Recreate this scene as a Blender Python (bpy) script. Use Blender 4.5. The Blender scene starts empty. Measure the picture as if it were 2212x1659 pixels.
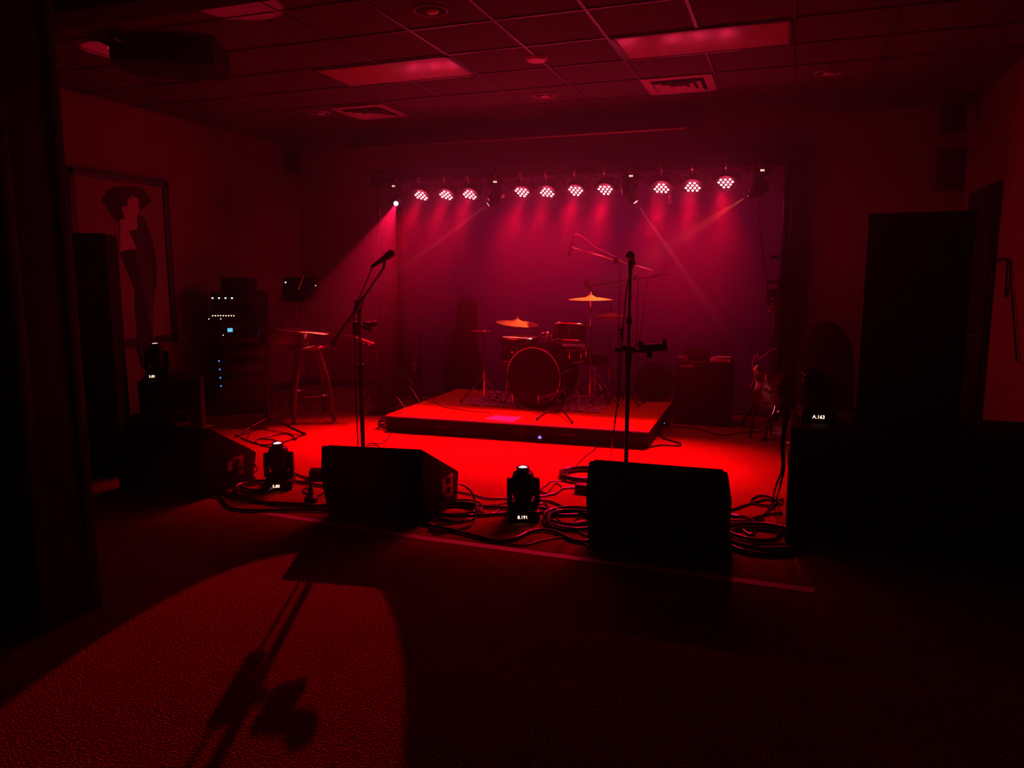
import bpy, bmesh, math, random
from mathutils import Vector, Matrix
from math import radians as rad, sin, cos, pi
random.seed(7)
S = bpy.context.scene
COL = S.collection
# ------------------------------------------------------------------ camera
FPX, CX, CY, CAMH = 1640.0, 1106.0, 829.5, 1.54
YAW, PIT = rad(19.8), rad(8.3)
cd = bpy.data.cameras.new('camera'); cam = bpy.data.objects.new('camera', cd); COL.objects.link(cam)
cam.location = (0, 0, CAMH); cam.rotation_euler = (rad(90) - PIT, 0, YAW)
cd.sensor_width = 36; cd.lens = FPX / 2212 * 36; cd.clip_start = .05; cd.clip_end = 60
S.camera = cam
S.view_settings.view_transform = 'Standard'; S.view_settings.look = 'None'
S.view_settings.gamma = 1; S.view_settings.exposure = 0.0; S.view_settings.use_curve_mapping = False
w = bpy.data.worlds.new('world'); S.world = w; w.use_nodes = True
w.node_tree.nodes['Background'].inputs[0].default_value = (0.0, 0.0, 0.0, 1)
w.node_tree.nodes['Background'].inputs[1].default_value = 0.0
# light levels (fixtures of the place, plus an added spill fill)
PAR_W, PAR_COL = 520, (1, .001, .035)
SPILL_FILL_W, SPILL_FILL_COL = 5.8, (1, .02, .10)  # added omni fill, stands in for stray light of the pars
FACE_W, FACE_COL = 640, (1, .004, .06)        # far left moving head, aimed into the room
THIN_W, THIN_COL = 3800, (1, .10, .16)
UP_W, UP_COL = 420, (1, .01, .06)
HAZE = 0.042

Fv = Vector((-sin(YAW) * cos(PIT), cos(YAW) * cos(PIT), -sin(PIT))); Rv = Vector((cos(YAW), sin(YAW), 0)); Uv = Rv.cross(Fv)
def ray(u, v): return Fv * FPX + Rv * (u - CX) + Uv * (CY - v)
def onz(u, v, z=0.0):
    r = ray(u, v); return Vector((0, 0, CAMH)) + r * ((z - CAMH) / r.z)
def ony(u, v, y):
    r = ray(u, v); return Vector((0, 0, CAMH)) + r * (y / r.y)
def onx(u, v, x):
    r = ray(u, v); return Vector((0, 0, CAMH)) + r * (x / r.x)

# ------------------------------------------------------------------ materials
def mat(name, col, rough=.6, metal=0.0, noise=60, var=.12, bump=0.0, emit=None, es=0.0, spec=.5):
    m = bpy.data.materials.new(name); m.use_nodes = True; nt = m.node_tree; b = nt.nodes['Principled BSDF']
    tc = nt.nodes.new('ShaderNodeTexCoord'); n = nt.nodes.new('ShaderNodeTexNoise'); n.inputs['Scale'].default_value = noise
    nt.links.new(tc.outputs['Object'], n.inputs['Vector'])
    mx = nt.nodes.new('ShaderNodeMixRGB'); mx.inputs[1].default_value = tuple(c * (1 - var) for c in col) + (1,)
    mx.inputs[2].default_value = tuple(min(1, c * (1 + var)) for c in col) + (1,)
    nt.links.new(n.outputs['Fac'], mx.inputs[0]); nt.links.new(mx.outputs[0], b.inputs['Base Color'])
    b.inputs['Roughness'].default_value = rough; b.inputs['Metallic'].default_value = metal
    b.inputs['Specular IOR Level'].default_value = spec
    if bump:
        bp = nt.nodes.new('ShaderNodeBump'); bp.inputs['Strength'].default_value = bump; bp.inputs['Distance'].default_value = .01
        nt.links.new(n.outputs['Fac'], bp.inputs['Height']); nt.links.new(bp.outputs[0], b.inputs['Normal'])
    if emit:
        b.inputs['Emission Color'].default_value = tuple(emit) + (1,); b.inputs['Emission Strength'].default_value = es
    return m
M = {}
M['wall'] = mat('wall_paint', (.23, .10, .08), .8, noise=8, var=.1)
M['wallr'] = M['wall']
M['curtain'] = mat('backdrop_cloth', (.13, .04, .30), .95, noise=20, var=.15)
M['black'] = mat('black_plastic', (.010, .009, .010), .42, spec=.25)
M['blackm'] = mat('black_metal', (.02, .018, .02), .35, .3)
M['tolex'] = mat('black_covering', (.012, .011, .012), .75, noise=300, bump=.3, spec=.15)
M['grille'] = mat('speaker_grille', (.010, .010, .011), .6, noise=500, bump=.4, spec=.15)
M['rubber'] = mat('rubber', (.015, .014, .014), .6)
M['cable'] = mat('cable_rubber', (.02, .015, .015), .27, spec=.75)
M['whitecable'] = mat('pale_cable', (.6, .5, .5), .4)
M['chrome'] = mat('chrome', (.75, .72, .72), .16, 1, var=.03)
M['darkchrome'] = mat('dark_chrome', (.14, .12, .12), .2, 1)
M['brass'] = mat('cymbal_bronze', (.95, .62, .14), .42, .6, noise=30)
M['shell'] = mat('drum_shell_lacquer', (.008, .005, .008), .28, spec=.08)
M['head'] = mat('drum_skin', (.75, .7, .65), .5)
M['dhead'] = mat('dark_drum_skin', (.008, .004, .004), .25, spec=.14)
M['woodg'] = mat('guitar_spruce', (.55, .28, .12), .30, noise=12)
M['woodd'] = mat('dark_wood', (.10, .04, .02), .35, noise=14)
M['woodpost'] = mat('stained_wood', (.055, .028, .010), .6, noise=9, var=.4)
M['maple'] = mat('maple_neck', (.5, .3, .14), .35)
M['bassbody'] = mat('dark_lacquer', (.10, .02, .03), .25)
M['guard'] = mat('pickguard', (.22, .17, .2), .3)
M['paper'] = mat('paper', (.8, .75, .72), .7)
M['tape'] = mat('floor_tape', (.85, .6, .6), .6)
M['ringm'] = mat('fitting_ring', (.4, .3, .3), .4)
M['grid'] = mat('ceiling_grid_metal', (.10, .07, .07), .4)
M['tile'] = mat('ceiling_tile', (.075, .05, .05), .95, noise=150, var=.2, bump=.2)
M['panel'] = mat('acrylic_panel', (.62, .45, .45), .3, noise=200)
M['ventw'] = mat('painted_vent', (.45, .32, .32), .45)
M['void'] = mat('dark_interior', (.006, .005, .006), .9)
M['cloth'] = mat('dark_cloth', (.03, .015, .018), .9, bump=.3, spec=.1)
M['canvas'] = mat('print_ground', (.26, .15, .13), .8, noise=6)
M['skin'] = mat('print_skin', (.50, .28, .24), .8)
M['printdark'] = mat('print_dark', (.03, .02, .02), .8)
M['printshirt'] = mat('print_shirt', (.55, .40, .38), .8)
M['frame'] = mat('frame_wood', (.04, .02, .02), .5)
M['lens'] = mat('lit_lens', (1, .9, .9), .2, emit=(1, .50, .46), es=2.2)
M['lensh'] = mat('hot_lens', (1, .9, .9), .2, emit=(1, .75, .85), es=5)
M['lensf'] = mat('side_lens', (1, .9, .9), .2, emit=(1, .6, .7), es=1.3)
M['disp'] = mat('lit_display', (1, .8, .7), .3, emit=(1, .62, .42), es=3.2)
M['dispd'] = mat('display_glass', (.02, .012, .012), .15)
M['blue'] = mat('blue_indicator', (.1, .2, 1), .3, emit=(.10, .20, 1), es=1.5)
M['bluew'] = mat('pale_blue_indicator', (.4, .5, 1), .3, emit=(.55, .68, 1), es=3)
M['amber'] = mat('amber_indicator', (1, .7, .4), .3, emit=(1, .62, .40), es=2.5)
M['cyan'] = mat('cyan_screen', (.2, .7, 1), .3, emit=(.12, .55, .85), es=1.2)
M['green'] = mat('green_indicator', (.3, 1, .5), .3, emit=(.5, 1, .75), es=2)
M['redmark'] = mat('red_mark', (.4, .1, .1), .5)
M['badge'] = mat('badge_metal', (.16, .11, .12), .4)
M['white'] = mat('white_plastic', (.7, .6, .6), .45)
M['silver'] = mat('silver_metal', (.7, .65, .7), .3, .8)

def carpet():
    m = bpy.data.materials.new('carpet'); m.use_nodes = True; nt = m.node_tree; b = nt.nodes['Principled BSDF']
    tc = nt.nodes.new('ShaderNodeTexCoord')
    n1 = nt.nodes.new('ShaderNodeTexNoise'); n1.inputs['Scale'].default_value = 140; n1.inputs['Detail'].default_value = 3
    n2 = nt.nodes.new('ShaderNodeTexNoise'); n2.inputs['Scale'].default_value = 2.2; n2.inputs['Detail'].default_value = 4
    v = nt.nodes.new('ShaderNodeTexVoronoi'); v.inputs['Scale'].default_value = 130
    for n in (n1, n2, v): nt.links.new(tc.outputs['Object'], n.inputs['Vector'])
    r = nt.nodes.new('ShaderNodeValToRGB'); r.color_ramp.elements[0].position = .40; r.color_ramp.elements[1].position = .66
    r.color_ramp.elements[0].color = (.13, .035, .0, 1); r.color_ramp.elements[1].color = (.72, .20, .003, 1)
    nt.links.new(n1.outputs['Fac'], r.inputs[0])
    mx = nt.nodes.new('ShaderNodeMixRGB'); mx.blend_type = 'MULTIPLY'; mx.inputs[0].default_value = .35
    nt.links.new(r.outputs[0], mx.inputs[1]); nt.links.new(n2.outputs['Fac'], mx.inputs[2])
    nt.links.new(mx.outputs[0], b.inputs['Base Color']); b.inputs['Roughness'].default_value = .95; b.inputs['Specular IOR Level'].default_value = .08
    bp = nt.nodes.new('ShaderNodeBump'); bp.inputs['Strength'].default_value = .6; bp.inputs['Distance'].default_value = .01
    nt.links.new(v.outputs['Distance'], bp.inputs['Height']); nt.links.new(bp.outputs[0], b.inputs['Normal'])
    return m
M['carpet'] = carpet()
def rugmat():
    m = mat('patterned_rug', (.3, .1, .08), .95); nt = m.node_tree; b = nt.nodes['Principled BSDF']
    tc = nt.nodes.new('ShaderNodeTexCoord'); v = nt.nodes.new('ShaderNodeTexVoronoi'); v.inputs['Scale'].default_value = 11
    v.feature = 'DISTANCE_TO_EDGE'; nz = nt.nodes.new('ShaderNodeTexNoise'); nz.inputs['Scale'].default_value = 6
    av = nt.nodes.new('ShaderNodeVectorMath'); nt.links.new(tc.outputs['Object'], av.inputs[0]); nt.links.new(nz.outputs['Color'], av.inputs[1])
    nt.links.new(tc.outputs['Object'], nz.inputs['Vector']); nt.links.new(av.outputs[0], v.inputs['Vector'])
    r = nt.nodes.new('ShaderNodeValToRGB'); r.color_ramp.interpolation = 'CONSTANT'
    r.color_ramp.elements[0].color = (1, .6, .5, 1); r.color_ramp.elements[1].position = .13; r.color_ramp.elements[1].color = (.05, .02, .02, 1)
    nt.links.new(v.outputs['Distance'], r.inputs[0]); nt.links.new(r.outputs[0], b.inputs['Base Color'])
    return m
M['rug'] = rugmat()
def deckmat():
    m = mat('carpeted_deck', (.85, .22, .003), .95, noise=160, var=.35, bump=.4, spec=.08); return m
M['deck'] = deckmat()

# ------------------------------------------------------------------ mesh builder
def basis(d):
    d = Vector(d).normalized(); a = Vector((0, 0, 1)) if abs(d.z) < .95 else Vector((1, 0, 0))
    x = d.cross(a).normalized(); y = d.cross(x).normalized(); return x, y, d
def smooth_path(pts, k=6):
    p = [Vector(q) for q in pts]
    if len(p) < 3: return p
    out = []
    for i in range(len(p) - 1):
        a = p[i - 1] if i else p[0] * 2 - p[1]; b = p[i]; c = p[i + 1]; d = p[i + 2] if i + 2 < len(p) else p[-1] * 2 - p[-2]
        for j in range(k):
            t = j / k
            out.append(.5 * ((2 * b) + (c - a) * t + (2 * a - 5 * b + 4 * c - d) * t * t + (3 * b - a - 3 * c + d) * t ** 3))
    out.append(p[-1]); return out
class MB:
    def __init__(s, mtx=None): s.v = []; s.f = []; s.m = mtx or Matrix()
    def add(s, vs, fs):
        o = len(s.v); s.v += [s.m @ Vector(q) for q in vs]; s.f += [tuple(i + o for i in f) for f in fs]; return s
    def box(s, c, d, bev=0.0, R=None, seg=2, taper=None):
        bm = bmesh.new(); bmesh.ops.create_cube(bm, size=1)
        for v in bm.verts:
            v.co = Vector((v.co.x * d[0], v.co.y * d[1], v.co.z * d[2]))
            if taper and v.co.z > 0: v.co.x *= taper[0]; v.co.y *= taper[1]
        if bev: bmesh.ops.bevel(bm, geom=bm.edges[:], offset=bev, segments=seg, affect='EDGES', profile=.6)
        R = R or Matrix.Identity(3); bm.verts.index_update()
        s.add([Vector(c) + R @ v.co for v in bm.verts], [[v.index for v in f.verts] for f in bm.faces]); bm.free(); return s
    def lathe(s, prof, o, ax, n=24, caps=True):
        x, y, z = basis(ax); o = Vector(o); vs = []; fs = []
        for r, h in prof:
            for i in range(n):
                a = 2 * pi * i / n; vs.append(o + x * (r * cos(a)) + y * (r * sin(a)) + z * h)
        for k in range(len(prof) - 1):
            for i in range(n):
                j = (i + 1) % n; fs.append((k * n + i, k * n + j, (k + 1) * n + j, (k + 1) * n + i))
        if caps: fs.append(tuple(range(n - 1, -1, -1))); fs.append(tuple((len(prof) - 1) * n + i for i in range(n)))
        return s.add(vs, fs)
    def cyl(s, a, b, r, r2=None, n=14):
        a = Vector(a); b = Vector(b); return s.lathe([(r, 0), (r if r2 is None else r2, (b - a).length)], a, b - a, n)
    def tube(s, pts, r, n=7, k=6, closed=False):
        p = smooth_path(pts, k) if k > 1 else [Vector(q) for q in pts]; vs = []; fs = []
        up = None
        for i, q in enumerate(p):
            t = (p[min(i + 1, len(p) - 1)] - p[max(i - 1, 0)])
            if t.length < 1e-9: t = Vector((0, 0, 1))
            t.normalize()
            if up is None: up = basis(t)[0]
            up = (up - t * up.dot(t)); up = up.normalized() if up.length > 1e-6 else basis(t)[0]
            w_ = t.cross(up)
            for j in range(n):
                a = 2 * pi * j / n; vs.append(q + up * (r * cos(a)) + w_ * (r * sin(a)))
        L = len(p)
        for i in range(L - 1):
            for j in range(n):
                j2 = (j + 1) % n; fs.append((i * n + j, i * n + j2, (i + 1) * n + j2, (i + 1) * n + j))
        fs.append(tuple(range(n - 1, -1, -1))); fs.append(tuple((L - 1) * n + j for j in range(n)))
        return s.add(vs, fs)
    def torus(s, c, ax, R, r, n=32, m=8):
        x, y, z = basis(ax); c = Vector(c); vs = []; fs = []
        for i in range(n):
            a = 2 * pi * i / n; d = x * cos(a) + y * sin(a)
            for j in range(m):
                b = 2 * pi * j / m; vs.append(c + d * (R + r * cos(b)) + z * (r * sin(b)))
        for i in range(n):
            for j in range(m):
                i2 = (i + 1) % n; j2 = (j + 1) % m; fs.append((i * m + j, i2 * m + j, i2 * m + j2, i * m + j2))
        return s.add(vs, fs)
    def ball(s, c, r, sc=(1, 1, 1), n=16):
        k = n // 2; prof = [(max(1e-4, sin(pi * i / k)) * r, -cos(pi * i / k) * r) for i in range(k + 1)]
        o = len(s.v); s.lathe(prof, (0, 0, 0), (0, 0, 1), n)
        for i in range(o, len(s.v)):
            q = s.m.inverted() @ s.v[i]; s.v[i] = s.m @ (Vector((q.x * sc[0], q.y * sc[1], q.z * sc[2])) + Vector(c))
        return s
    def prism(s, poly, o, U, V, W, t, bev=0.0):
        # polygon in plane (U,V) from o, extruded t along W
        o = Vector(o); U = Vector(U); V = Vector(V); W = Vector(W)
        bm = bmesh.new(); a = [bm.verts.new(o + U * p[0] + V * p[1]) for p in poly]; b = [bm.verts.new(o + U * p[0] + V * p[1] + W * t) for p in poly]
        n = len(poly); bm.faces.new(a); bm.faces.new(b[::-1])
        for i in range(n): bm.faces.new((a[(i + 1) % n], a[i], b[i], b[(i + 1) % n]))
        bmesh.ops.recalc_face_normals(bm, faces=bm.faces)
        if bev: bmesh.ops.bevel(bm, geom=bm.edges[:], offset=bev, segments=2, affect='EDGES', profile=.6)
        bm.verts.index_update()
        s.add([v.co.copy() for v in bm.verts], [[v.index for v in f.verts] for f in bm.faces]); bm.free(); return s

def root_of(o):
    while o.parent: o = o.parent
    return o
def thing(name, label, cat, loc, group=None):
    o = bpy.data.objects.new(name, None); COL.objects.link(o); o.location = Vector(loc); o.empty_display_size = .1
    o['label'] = label; o['category'] = cat
    if group: o['group'] = group
    return o
def mesh_obj(name, mb, m, loc=Vector((0, 0, 0)), ang=35):
    me = bpy.data.meshes.new(name); loc = Vector(loc)
    me.from_pydata([q - loc for q in mb.v], [], mb.f)
    bm = bmesh.new(); bm.from_mesh(me); bmesh.ops.recalc_face_normals(bm, faces=bm.faces); bm.to_mesh(me); bm.free()
    me.polygons.foreach_set('use_smooth', [True] * len(me.polygons)); me.set_sharp_from_angle(angle=rad(ang))
    me.materials.append(M[m]); o = bpy.data.objects.new(name, me); COL.objects.link(o); return o
def part(name, mb, m, parent, label=None, kind=None):
    o = mesh_obj(name, mb, m, root_of(parent).location); o.parent = parent
    if label: o['label'] = label
    if kind: o['kind'] = kind
    return o
def solo(name, label, cat, mb, m, group=None, kind=None):
    c = sum((Vector(q) for q in mb.v), Vector()) / len(mb.v); zmin = min(q.z for q in mb.v); c.z = zmin
    o = mesh_obj(name, mb, m, c); o.location = c; o['label'] = label; o['category'] = cat
    if group: o['group'] = group
    if kind: o['kind'] = kind
    return o
def struct(name, mb, m, parent=None):
    o = mesh_obj(name, mb, m); o['kind'] = 'structure'
    if parent: o.parent = parent
    return o
def text_mb(txt, o, U, V, h, depth=.001):
    cu = bpy.data.curves.new('t', 'FONT'); cu.body = txt; cu.size = 1; cu.extrude = .02; cu.align_x = 'CENTER'; cu.align_y = 'CENTER'
    ob = bpy.data.objects.new('t', cu); me = bpy.data.meshes.new_from_object(ob)
    U = Vector(U).normalized(); V = Vector(V).normalized(); W = U.cross(V); mb = MB()
    mb.add([Vector(o) + U * (v.co.x * h) + V * (v.co.y * h) + W * (v.co.z * h) for v in me.vertices], [tuple(p.vertices) for p in me.polygons])
    bpy.data.objects.remove(ob); bpy.data.curves.remove(cu); bpy.data.meshes.remove(me); return mb
def spot(name, loc, d, watts, col, angle, blend, parent, size=.03):
    l = bpy.data.lights.new(name, 'SPOT'); l.energy = watts; l.color = col; l.spot_size = rad(angle); l.spot_blend = blend; l.shadow_soft_size = size
    o = bpy.data.objects.new(name, l); COL.objects.link(o)
    o.rotation_euler = Vector(d).to_track_quat('-Z', 'Y').to_euler(); o.location = Vector(loc) - root_of(parent).location; o.parent = parent
    return o
Rz = lambda a: Matrix.Rotation(a, 3, 'Z')
def RM(a, o): return Matrix.Translation(Vector(o)) @ Matrix.Rotation(a, 4, 'Z')

# ------------------------------------------------------------------ the room
XL, XR, YB, ZC, YN = -6.27, 1.62, 8.92, 3.2, -2.5
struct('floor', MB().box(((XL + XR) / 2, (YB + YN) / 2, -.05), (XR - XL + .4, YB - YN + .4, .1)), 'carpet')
struct('wall_back', MB().box(((XL + XR) / 2, YB + .06, ZC / 2), (XR - XL + .24, .12, ZC)), 'wall')
struct('wall_left', MB().box((XL - .06, (YB + YN) / 2, ZC / 2), (.12, YB - YN, ZC)), 'wall')
struct('wall_front', MB().box(((XL + XR) / 2, YN - .06, ZC / 2), (XR - XL + .24, .12, ZC)), 'wall')
struct('wall_right', MB().box((XR + .06, (YB + YN) / 2, ZC / 2), (.12, YB - YN, ZC)), 'wall')
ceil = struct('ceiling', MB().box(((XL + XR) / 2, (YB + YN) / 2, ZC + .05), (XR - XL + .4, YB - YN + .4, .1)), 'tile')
g = MB(); k = -.045
while k > XL: g.box((k, (YB + YN) / 2, ZC - .003), (.022, YB - YN, .012)); k -= .622
k = -.045 + .622
while k < XR: g.box((k, (YB + YN) / 2, ZC - .003), (.022, YB - YN, .012)); k += .622
k = 5.58
while k < YB: g.box(((XL + XR) / 2, k, ZC - .004), (XR - XL, .020, .012)); k += .622
k = 5.58 - .622
while k > YN: g.box(((XL + XR) / 2, k, ZC - .004), (XR - XL, .020, .012)); k -= .622
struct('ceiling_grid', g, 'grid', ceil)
bb = MB().box(((XL + XR) / 2, YB - .008, .05), (XR - XL, .016, .1)); struct('baseboard_back', bb, 'black')
bb = MB().box((XL + .008, (YB + YN) / 2, .05), (.016, YB - YN, .1)); struct('baseboard_left', bb, 'black')
bb = MB().box((XR - .008, (7.2 + YN) / 2, .05), (.016, 7.2 - YN, .1)); struct('baseboard_right', bb, 'black')
# partition whose cased end stands at the left of the view
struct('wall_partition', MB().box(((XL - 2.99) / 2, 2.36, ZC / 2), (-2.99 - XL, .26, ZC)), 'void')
pm = MB().box((-2.97, 2.36, ZC / 2), (.04, .30, ZC), .004)
for yy in (2.235, 2.485): pm.box((-2.945, yy, ZC / 2), (.02, .05, ZC), .004)
struct('trim_1', pm, 'woodpost')
# dropped beam on the ceiling
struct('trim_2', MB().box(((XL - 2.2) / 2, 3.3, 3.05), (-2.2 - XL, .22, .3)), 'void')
# door in the right wall
dr = MB().box((XR - .02, 7.93, 1.1), (.05, .96, 2.2), .005)
door = struct('door_1', dr, 'void')
dm = MB().box((XR - .012, 7.40, 1.13), (.03, .09, 2.26), .004).box((XR - .012, 8.46, 1.13), (.03, .09, 2.26), .004).box((XR - .012, 7.93, 2.25), (.03, 1.15, .09), .004)
struct('door_frame', dm, 'black', door)
struct('door_handle', MB().cyl((XR - .045, 7.55, 1.0), (XR - .10, 7.55, 1.0), .012).cyl((XR - .095, 7.55, 1.0), (XR - .095, 7.66, 1.0), .010), 'silver', door)

# haze hanging in the room
hm = bpy.data.materials.new('haze'); hm.use_nodes = True; nt = hm.node_tree; nt.nodes.remove(nt.nodes['Principled BSDF'])
vs = nt.nodes.new('ShaderNodeVolumeScatter'); vs.inputs['Density'].default_value = HAZE; vs.inputs['Anisotropy'].default_value = .6
vs.inputs['Color'].default_value = (1, .9, .9, 1)
tc = nt.nodes.new('ShaderNodeTexCoord'); sx = nt.nodes.new('ShaderNodeSeparateXYZ'); mr = nt.nodes.new('ShaderNodeMapRange'); mr.interpolation_type = 'SMOOTHSTEP'
nt.links.new(tc.outputs['Object'], sx.inputs[0]); nt.links.new(sx.outputs['Z'], mr.inputs['Value'])
for i_, v_ in ((1, .6), (2, 2.2), (3, HAZE * .12), (4, HAZE)): mr.inputs[i_].default_value = v_
nt.links.new(mr.outputs[0], vs.inputs['Density'])
nt.links.new(vs.outputs[0], nt.nodes['Material Output'].inputs['Volume']); M['haze'] = hm
hz = MB().box(((XL + XR) / 2, (YB + .2) / 2, ZC / 2), (XR - XL - .004, YB - .2 - .004, ZC - .03))
hz = solo('haze', 'thin theatrical haze hanging through the room and catching the light beams', 'haze', hz, 'haze', kind='stuff')

# ------------------------------------------------------------------ ceiling fittings
def troffer(x0, y0, label):
    t = thing('ceiling_light_panel', label, 'ceiling light', (x0 + .61, y0 + .305, ZC), 'unlit recessed ceiling light panels')
    fr = MB()
    for a, b in (((x0 + .61, y0 + .015), (1.22, .03)), ((x0 + .61, y0 + .595), (1.22, .03)), ((x0 + .015, y0 + .305), (.03, .61)), ((x0 + 1.205, y0 + .305), (.03, .61))):
        fr.box((a[0], a[1], ZC - .010), (b[0], b[1], .016), .002)
    part('frame', fr, 'grid', t)
    part('diffuser', MB().box((x0 + .61, y0 + .305, ZC - .008), (1.17, .56, .010), .003), 'panel', t)
troffer(-3.76, 5.59, 'rectangular frosted ceiling light panel, unlit, on the left above the stage')
troffer(-1.27, 5.58, 'rectangular frosted ceiling light panel, unlit, on the right nearest the square vent')
def vent(x0, y0, label):
    t = thing('ceiling_vent', label, 'vent', (x0 + .3, y0 + .3, ZC), 'square stepped ceiling vents')
    cx, cy = x0 + .3, y0 + .3
    part('backing', MB().box((cx, cy, ZC - .004), (.46, .46, .006)), 'void', t)
    def ring(mb, h1, h2, z1, z2):
        vs = []; 
        for h, z in ((h1, z1), (h2, z2), (h2, z2 - .004), (h1, z1 - .004)):
            vs += [(cx - h, cy - h, z), (cx + h, cy - h, z), (cx + h, cy + h, z), (cx - h, cy + h, z)]
        fs = []
        for a in range(4):
            b = (a + 1) % 4
            for i in range(4): fs.append((a * 4 + i, a * 4 + (i + 1) % 4, b * 4 + (i + 1) % 4, b * 4 + i))
        mb.add(vs, fs)
    r = MB(); ring(r, .30, .225, ZC - .010, ZC - .012); part('frame', r, 'ventw', t)
    for h in (.20, .135, .07):
        r = MB(); ring(r, h, h - .05, ZC - .034, ZC - .012); part('louvre', r, 'ventw', t)
vent(-1.285, 6.82, 'square stepped metal ceiling vent, behind the right light panel')
vp = onz(800, 240, ZC); vent(vp.x - .3, vp.y - .3, 'square stepped metal ceiling vent, over the left end of the truss near the screen case')
def downlight(u, v, label, r=.10):
    p = onz(u, v, ZC); t = thing('recessed_downlight', label, 'ceiling light', p, 'round recessed downlights')
    part('trim_ring', MB().torus(p + Vector((0, 0, -.006)), (0, 0, 1), r, .009, 36, 8), 'ringm', t)
    part('can', MB().lathe([(r - .004, -.004), (r - .02, -.003), (.01, -.002)], p, (0, 0, 1), 32), 'void', t)
    part('bulb', MB().ball(p + Vector((0, .02, -.008)), .045, (1, 1, .35)), 'panel', t)
downlight(930, 20, 'round recessed downlight with bulb showing, at the top edge above the left light panel', .105)
downlight(1176, 205, 'round recessed downlight, in the middle of the ceiling behind the smoke detector')
downlight(1790, 155, 'dim round recessed downlight, at the right over the tall speaker')
downlight(692, 243, 'dim round recessed downlight, at the far left beside the left vent')
downlight(262, 103, 'round recessed downlight with lit rim, beside the hanging projector', .09)
p = onz(1159, 124, ZC)
sd = thing('smoke_detector', 'small round white ceiling smoke detector between the two light panels', 'smoke detector', p)
part('cover', MB().lathe([(.085, 0), (.085, -.012), (.07, -.028), (.02, -.032)], p, (0, 0, -1) and (0, 0, 1), 32), 'white', sd)
# projector
pc = ony(372, 122, 4.65); pr = thing('projector', 'black ceiling projector hanging from a short pole', 'projector', pc)
Rp = Rz(rad(28)); pb = MB().box(pc, (.72, .50, .22), .04, Rp)
part('body', pb, 'black', pr)
part('mount_plate', MB().box(pc + Vector((0, 0, .10)), (.26, .22, .03), .004, Rp), 'blackm', pr)
part('pole', MB().cyl(pc + Vector((0, 0, .10)), (pc.x, pc.y, ZC), .022), 'blackm', pr)
ld = Rp @ Vector((.12, -.23, 0)); part('lens', MB().lathe([(.055, -.01), (.055, .03), (.045, .035), (.04, .02)], pc + ld, Rp @ Vector((0, -1, 0)), 24), 'dispd', pr)
cb = MB(); q = [onz(u, v, 3.15) for u, v in ((180, 60), (205, 80), (240, 92), (262, 92))]; cb.tube([(x.x, x.y, 3.17 - .02 * i) for i, x in enumerate(q)] + [pc + Vector((-.2, .1, .07))], .012)
cb.tube([onz(243, 62, 3.18), onz(253, 85, 3.1), pc + Vector((-.15, .1, .07))], .010)
part('cord', cb, 'cable', pr)
# rolled projection screen
sc = thing('projection_screen_case', 'long black rolled projection screen case under the ceiling in front of back wall', 'projection screen', (-2.95, 8.2, 3.0))
part('housing', MB().box((-2.95, 8.22, 3.10), (4.0, .16, .15), .03), 'black', sc)
part('end_cap', MB().box((-4.97, 8.22, 3.10), (.05, .17, .16), .02), 'blackm', sc); part('end_cap', MB().box((-.93, 8.22, 3.10), (.05, .17, .16), .02), 'blackm', sc)
part('weight_bar', MB().cyl((-4.85, 8.17, 3.01), (-1.05, 8.17, 3.01), .014), 'silver', sc)
# small wall speakers
def wall_speaker(c, a, label):
    t = thing('wall_speaker', label, 'speaker', c, 'small black wall speakers'); R = Rz(a)
    part('cabinet', MB().box(c, (.18, .15, .27), .015, R), 'black', t)
    part('grille', MB().box(Vector(c) + R @ Vector((0, -.078, 0)), (.155, .01, .24), .004, R), 'grille', t)
    part('bracket', MB().cyl(Vector(c) + R @ Vector((0, .07, 0)), Vector(c) + R @ Vector((0, .16, .05)), .015), 'blackm', t)
wall_speaker((-6.10, 8.60, 2.95), rad(35), 'small black wall speaker high in the far left corner')
wall_speaker((1.40, 8.45, 3.00), rad(-30), 'small black wall speaker high in the far right corner')
c = ony(2058, 368, 8.9); nb = thing('wall_panel', 'small dark framed panel on back wall beside the door', 'board', (c.x, 8.9, c.z - .2))  # plain dark rectangle with a frame on the back wall
part('frame', MB().box((c.x - .02, 8.895, c.z), (.26, .03, .40), .006), 'frame', nb); part('sheet', MB().box((c.x - .02, 8.876, c.z), (.21, .008, .34)), 'printdark', nb)

# ------------------------------------------------------------------ framed print on the left wall
X0 = XL + .02
pf = thing('framed_picture', 'large dark framed picture of a person in wide hat and dark coat, on left wall', 'picture', (X0, 5.92, 1.2))
y0, y1, z0, z1 = 5.36, 6.50, .85, 2.47
part('canvas', MB().box((X0, (y0 + y1) / 2, (z0 + z1) / 2), (.02, y1 - y0, z1 - z0)), 'canvas', pf)
fr = MB()
for a in ((y0, (z0 + z1) / 2, .07, z1 - z0 + .07), (y1, (z0 + z1) / 2, .07, z1 - z0 + .07)): fr.box((X0 + .01, a[0], a[1]), (.05, a[2], a[3]), .008)
for zz in (z0, z1): fr.box((X0 + .01, (y0 + y1) / 2, zz), (.05, y1 - y0 + .07, .07), .008)
part('frame', fr, 'frame', pf)
def flat(pts, lay):
    P = [onx(100 + a / 2.5525, 350 + b / 2.5525, X0) for a, b in pts]
    return MB().prism([(q.y, q.z) for q in P], (X0 + .008 + .002 * lay, 0, 0), (0, 1, 0), (0, 0, 1), (1, 0, 0), .003)
part('printed_legs', flat([(490, 640), (590, 640), (585, 860), (590, 1000), (540, 1150), (500, 1000), (480, 800)], 1), 'printdark', pf)
part('printed_hair', flat([(300, 210), (330, 160), (380, 135), (520, 135), (575, 215), (520, 265), (430, 300), (415, 335), (380, 330)], 1), 'printdark', pf)
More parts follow.
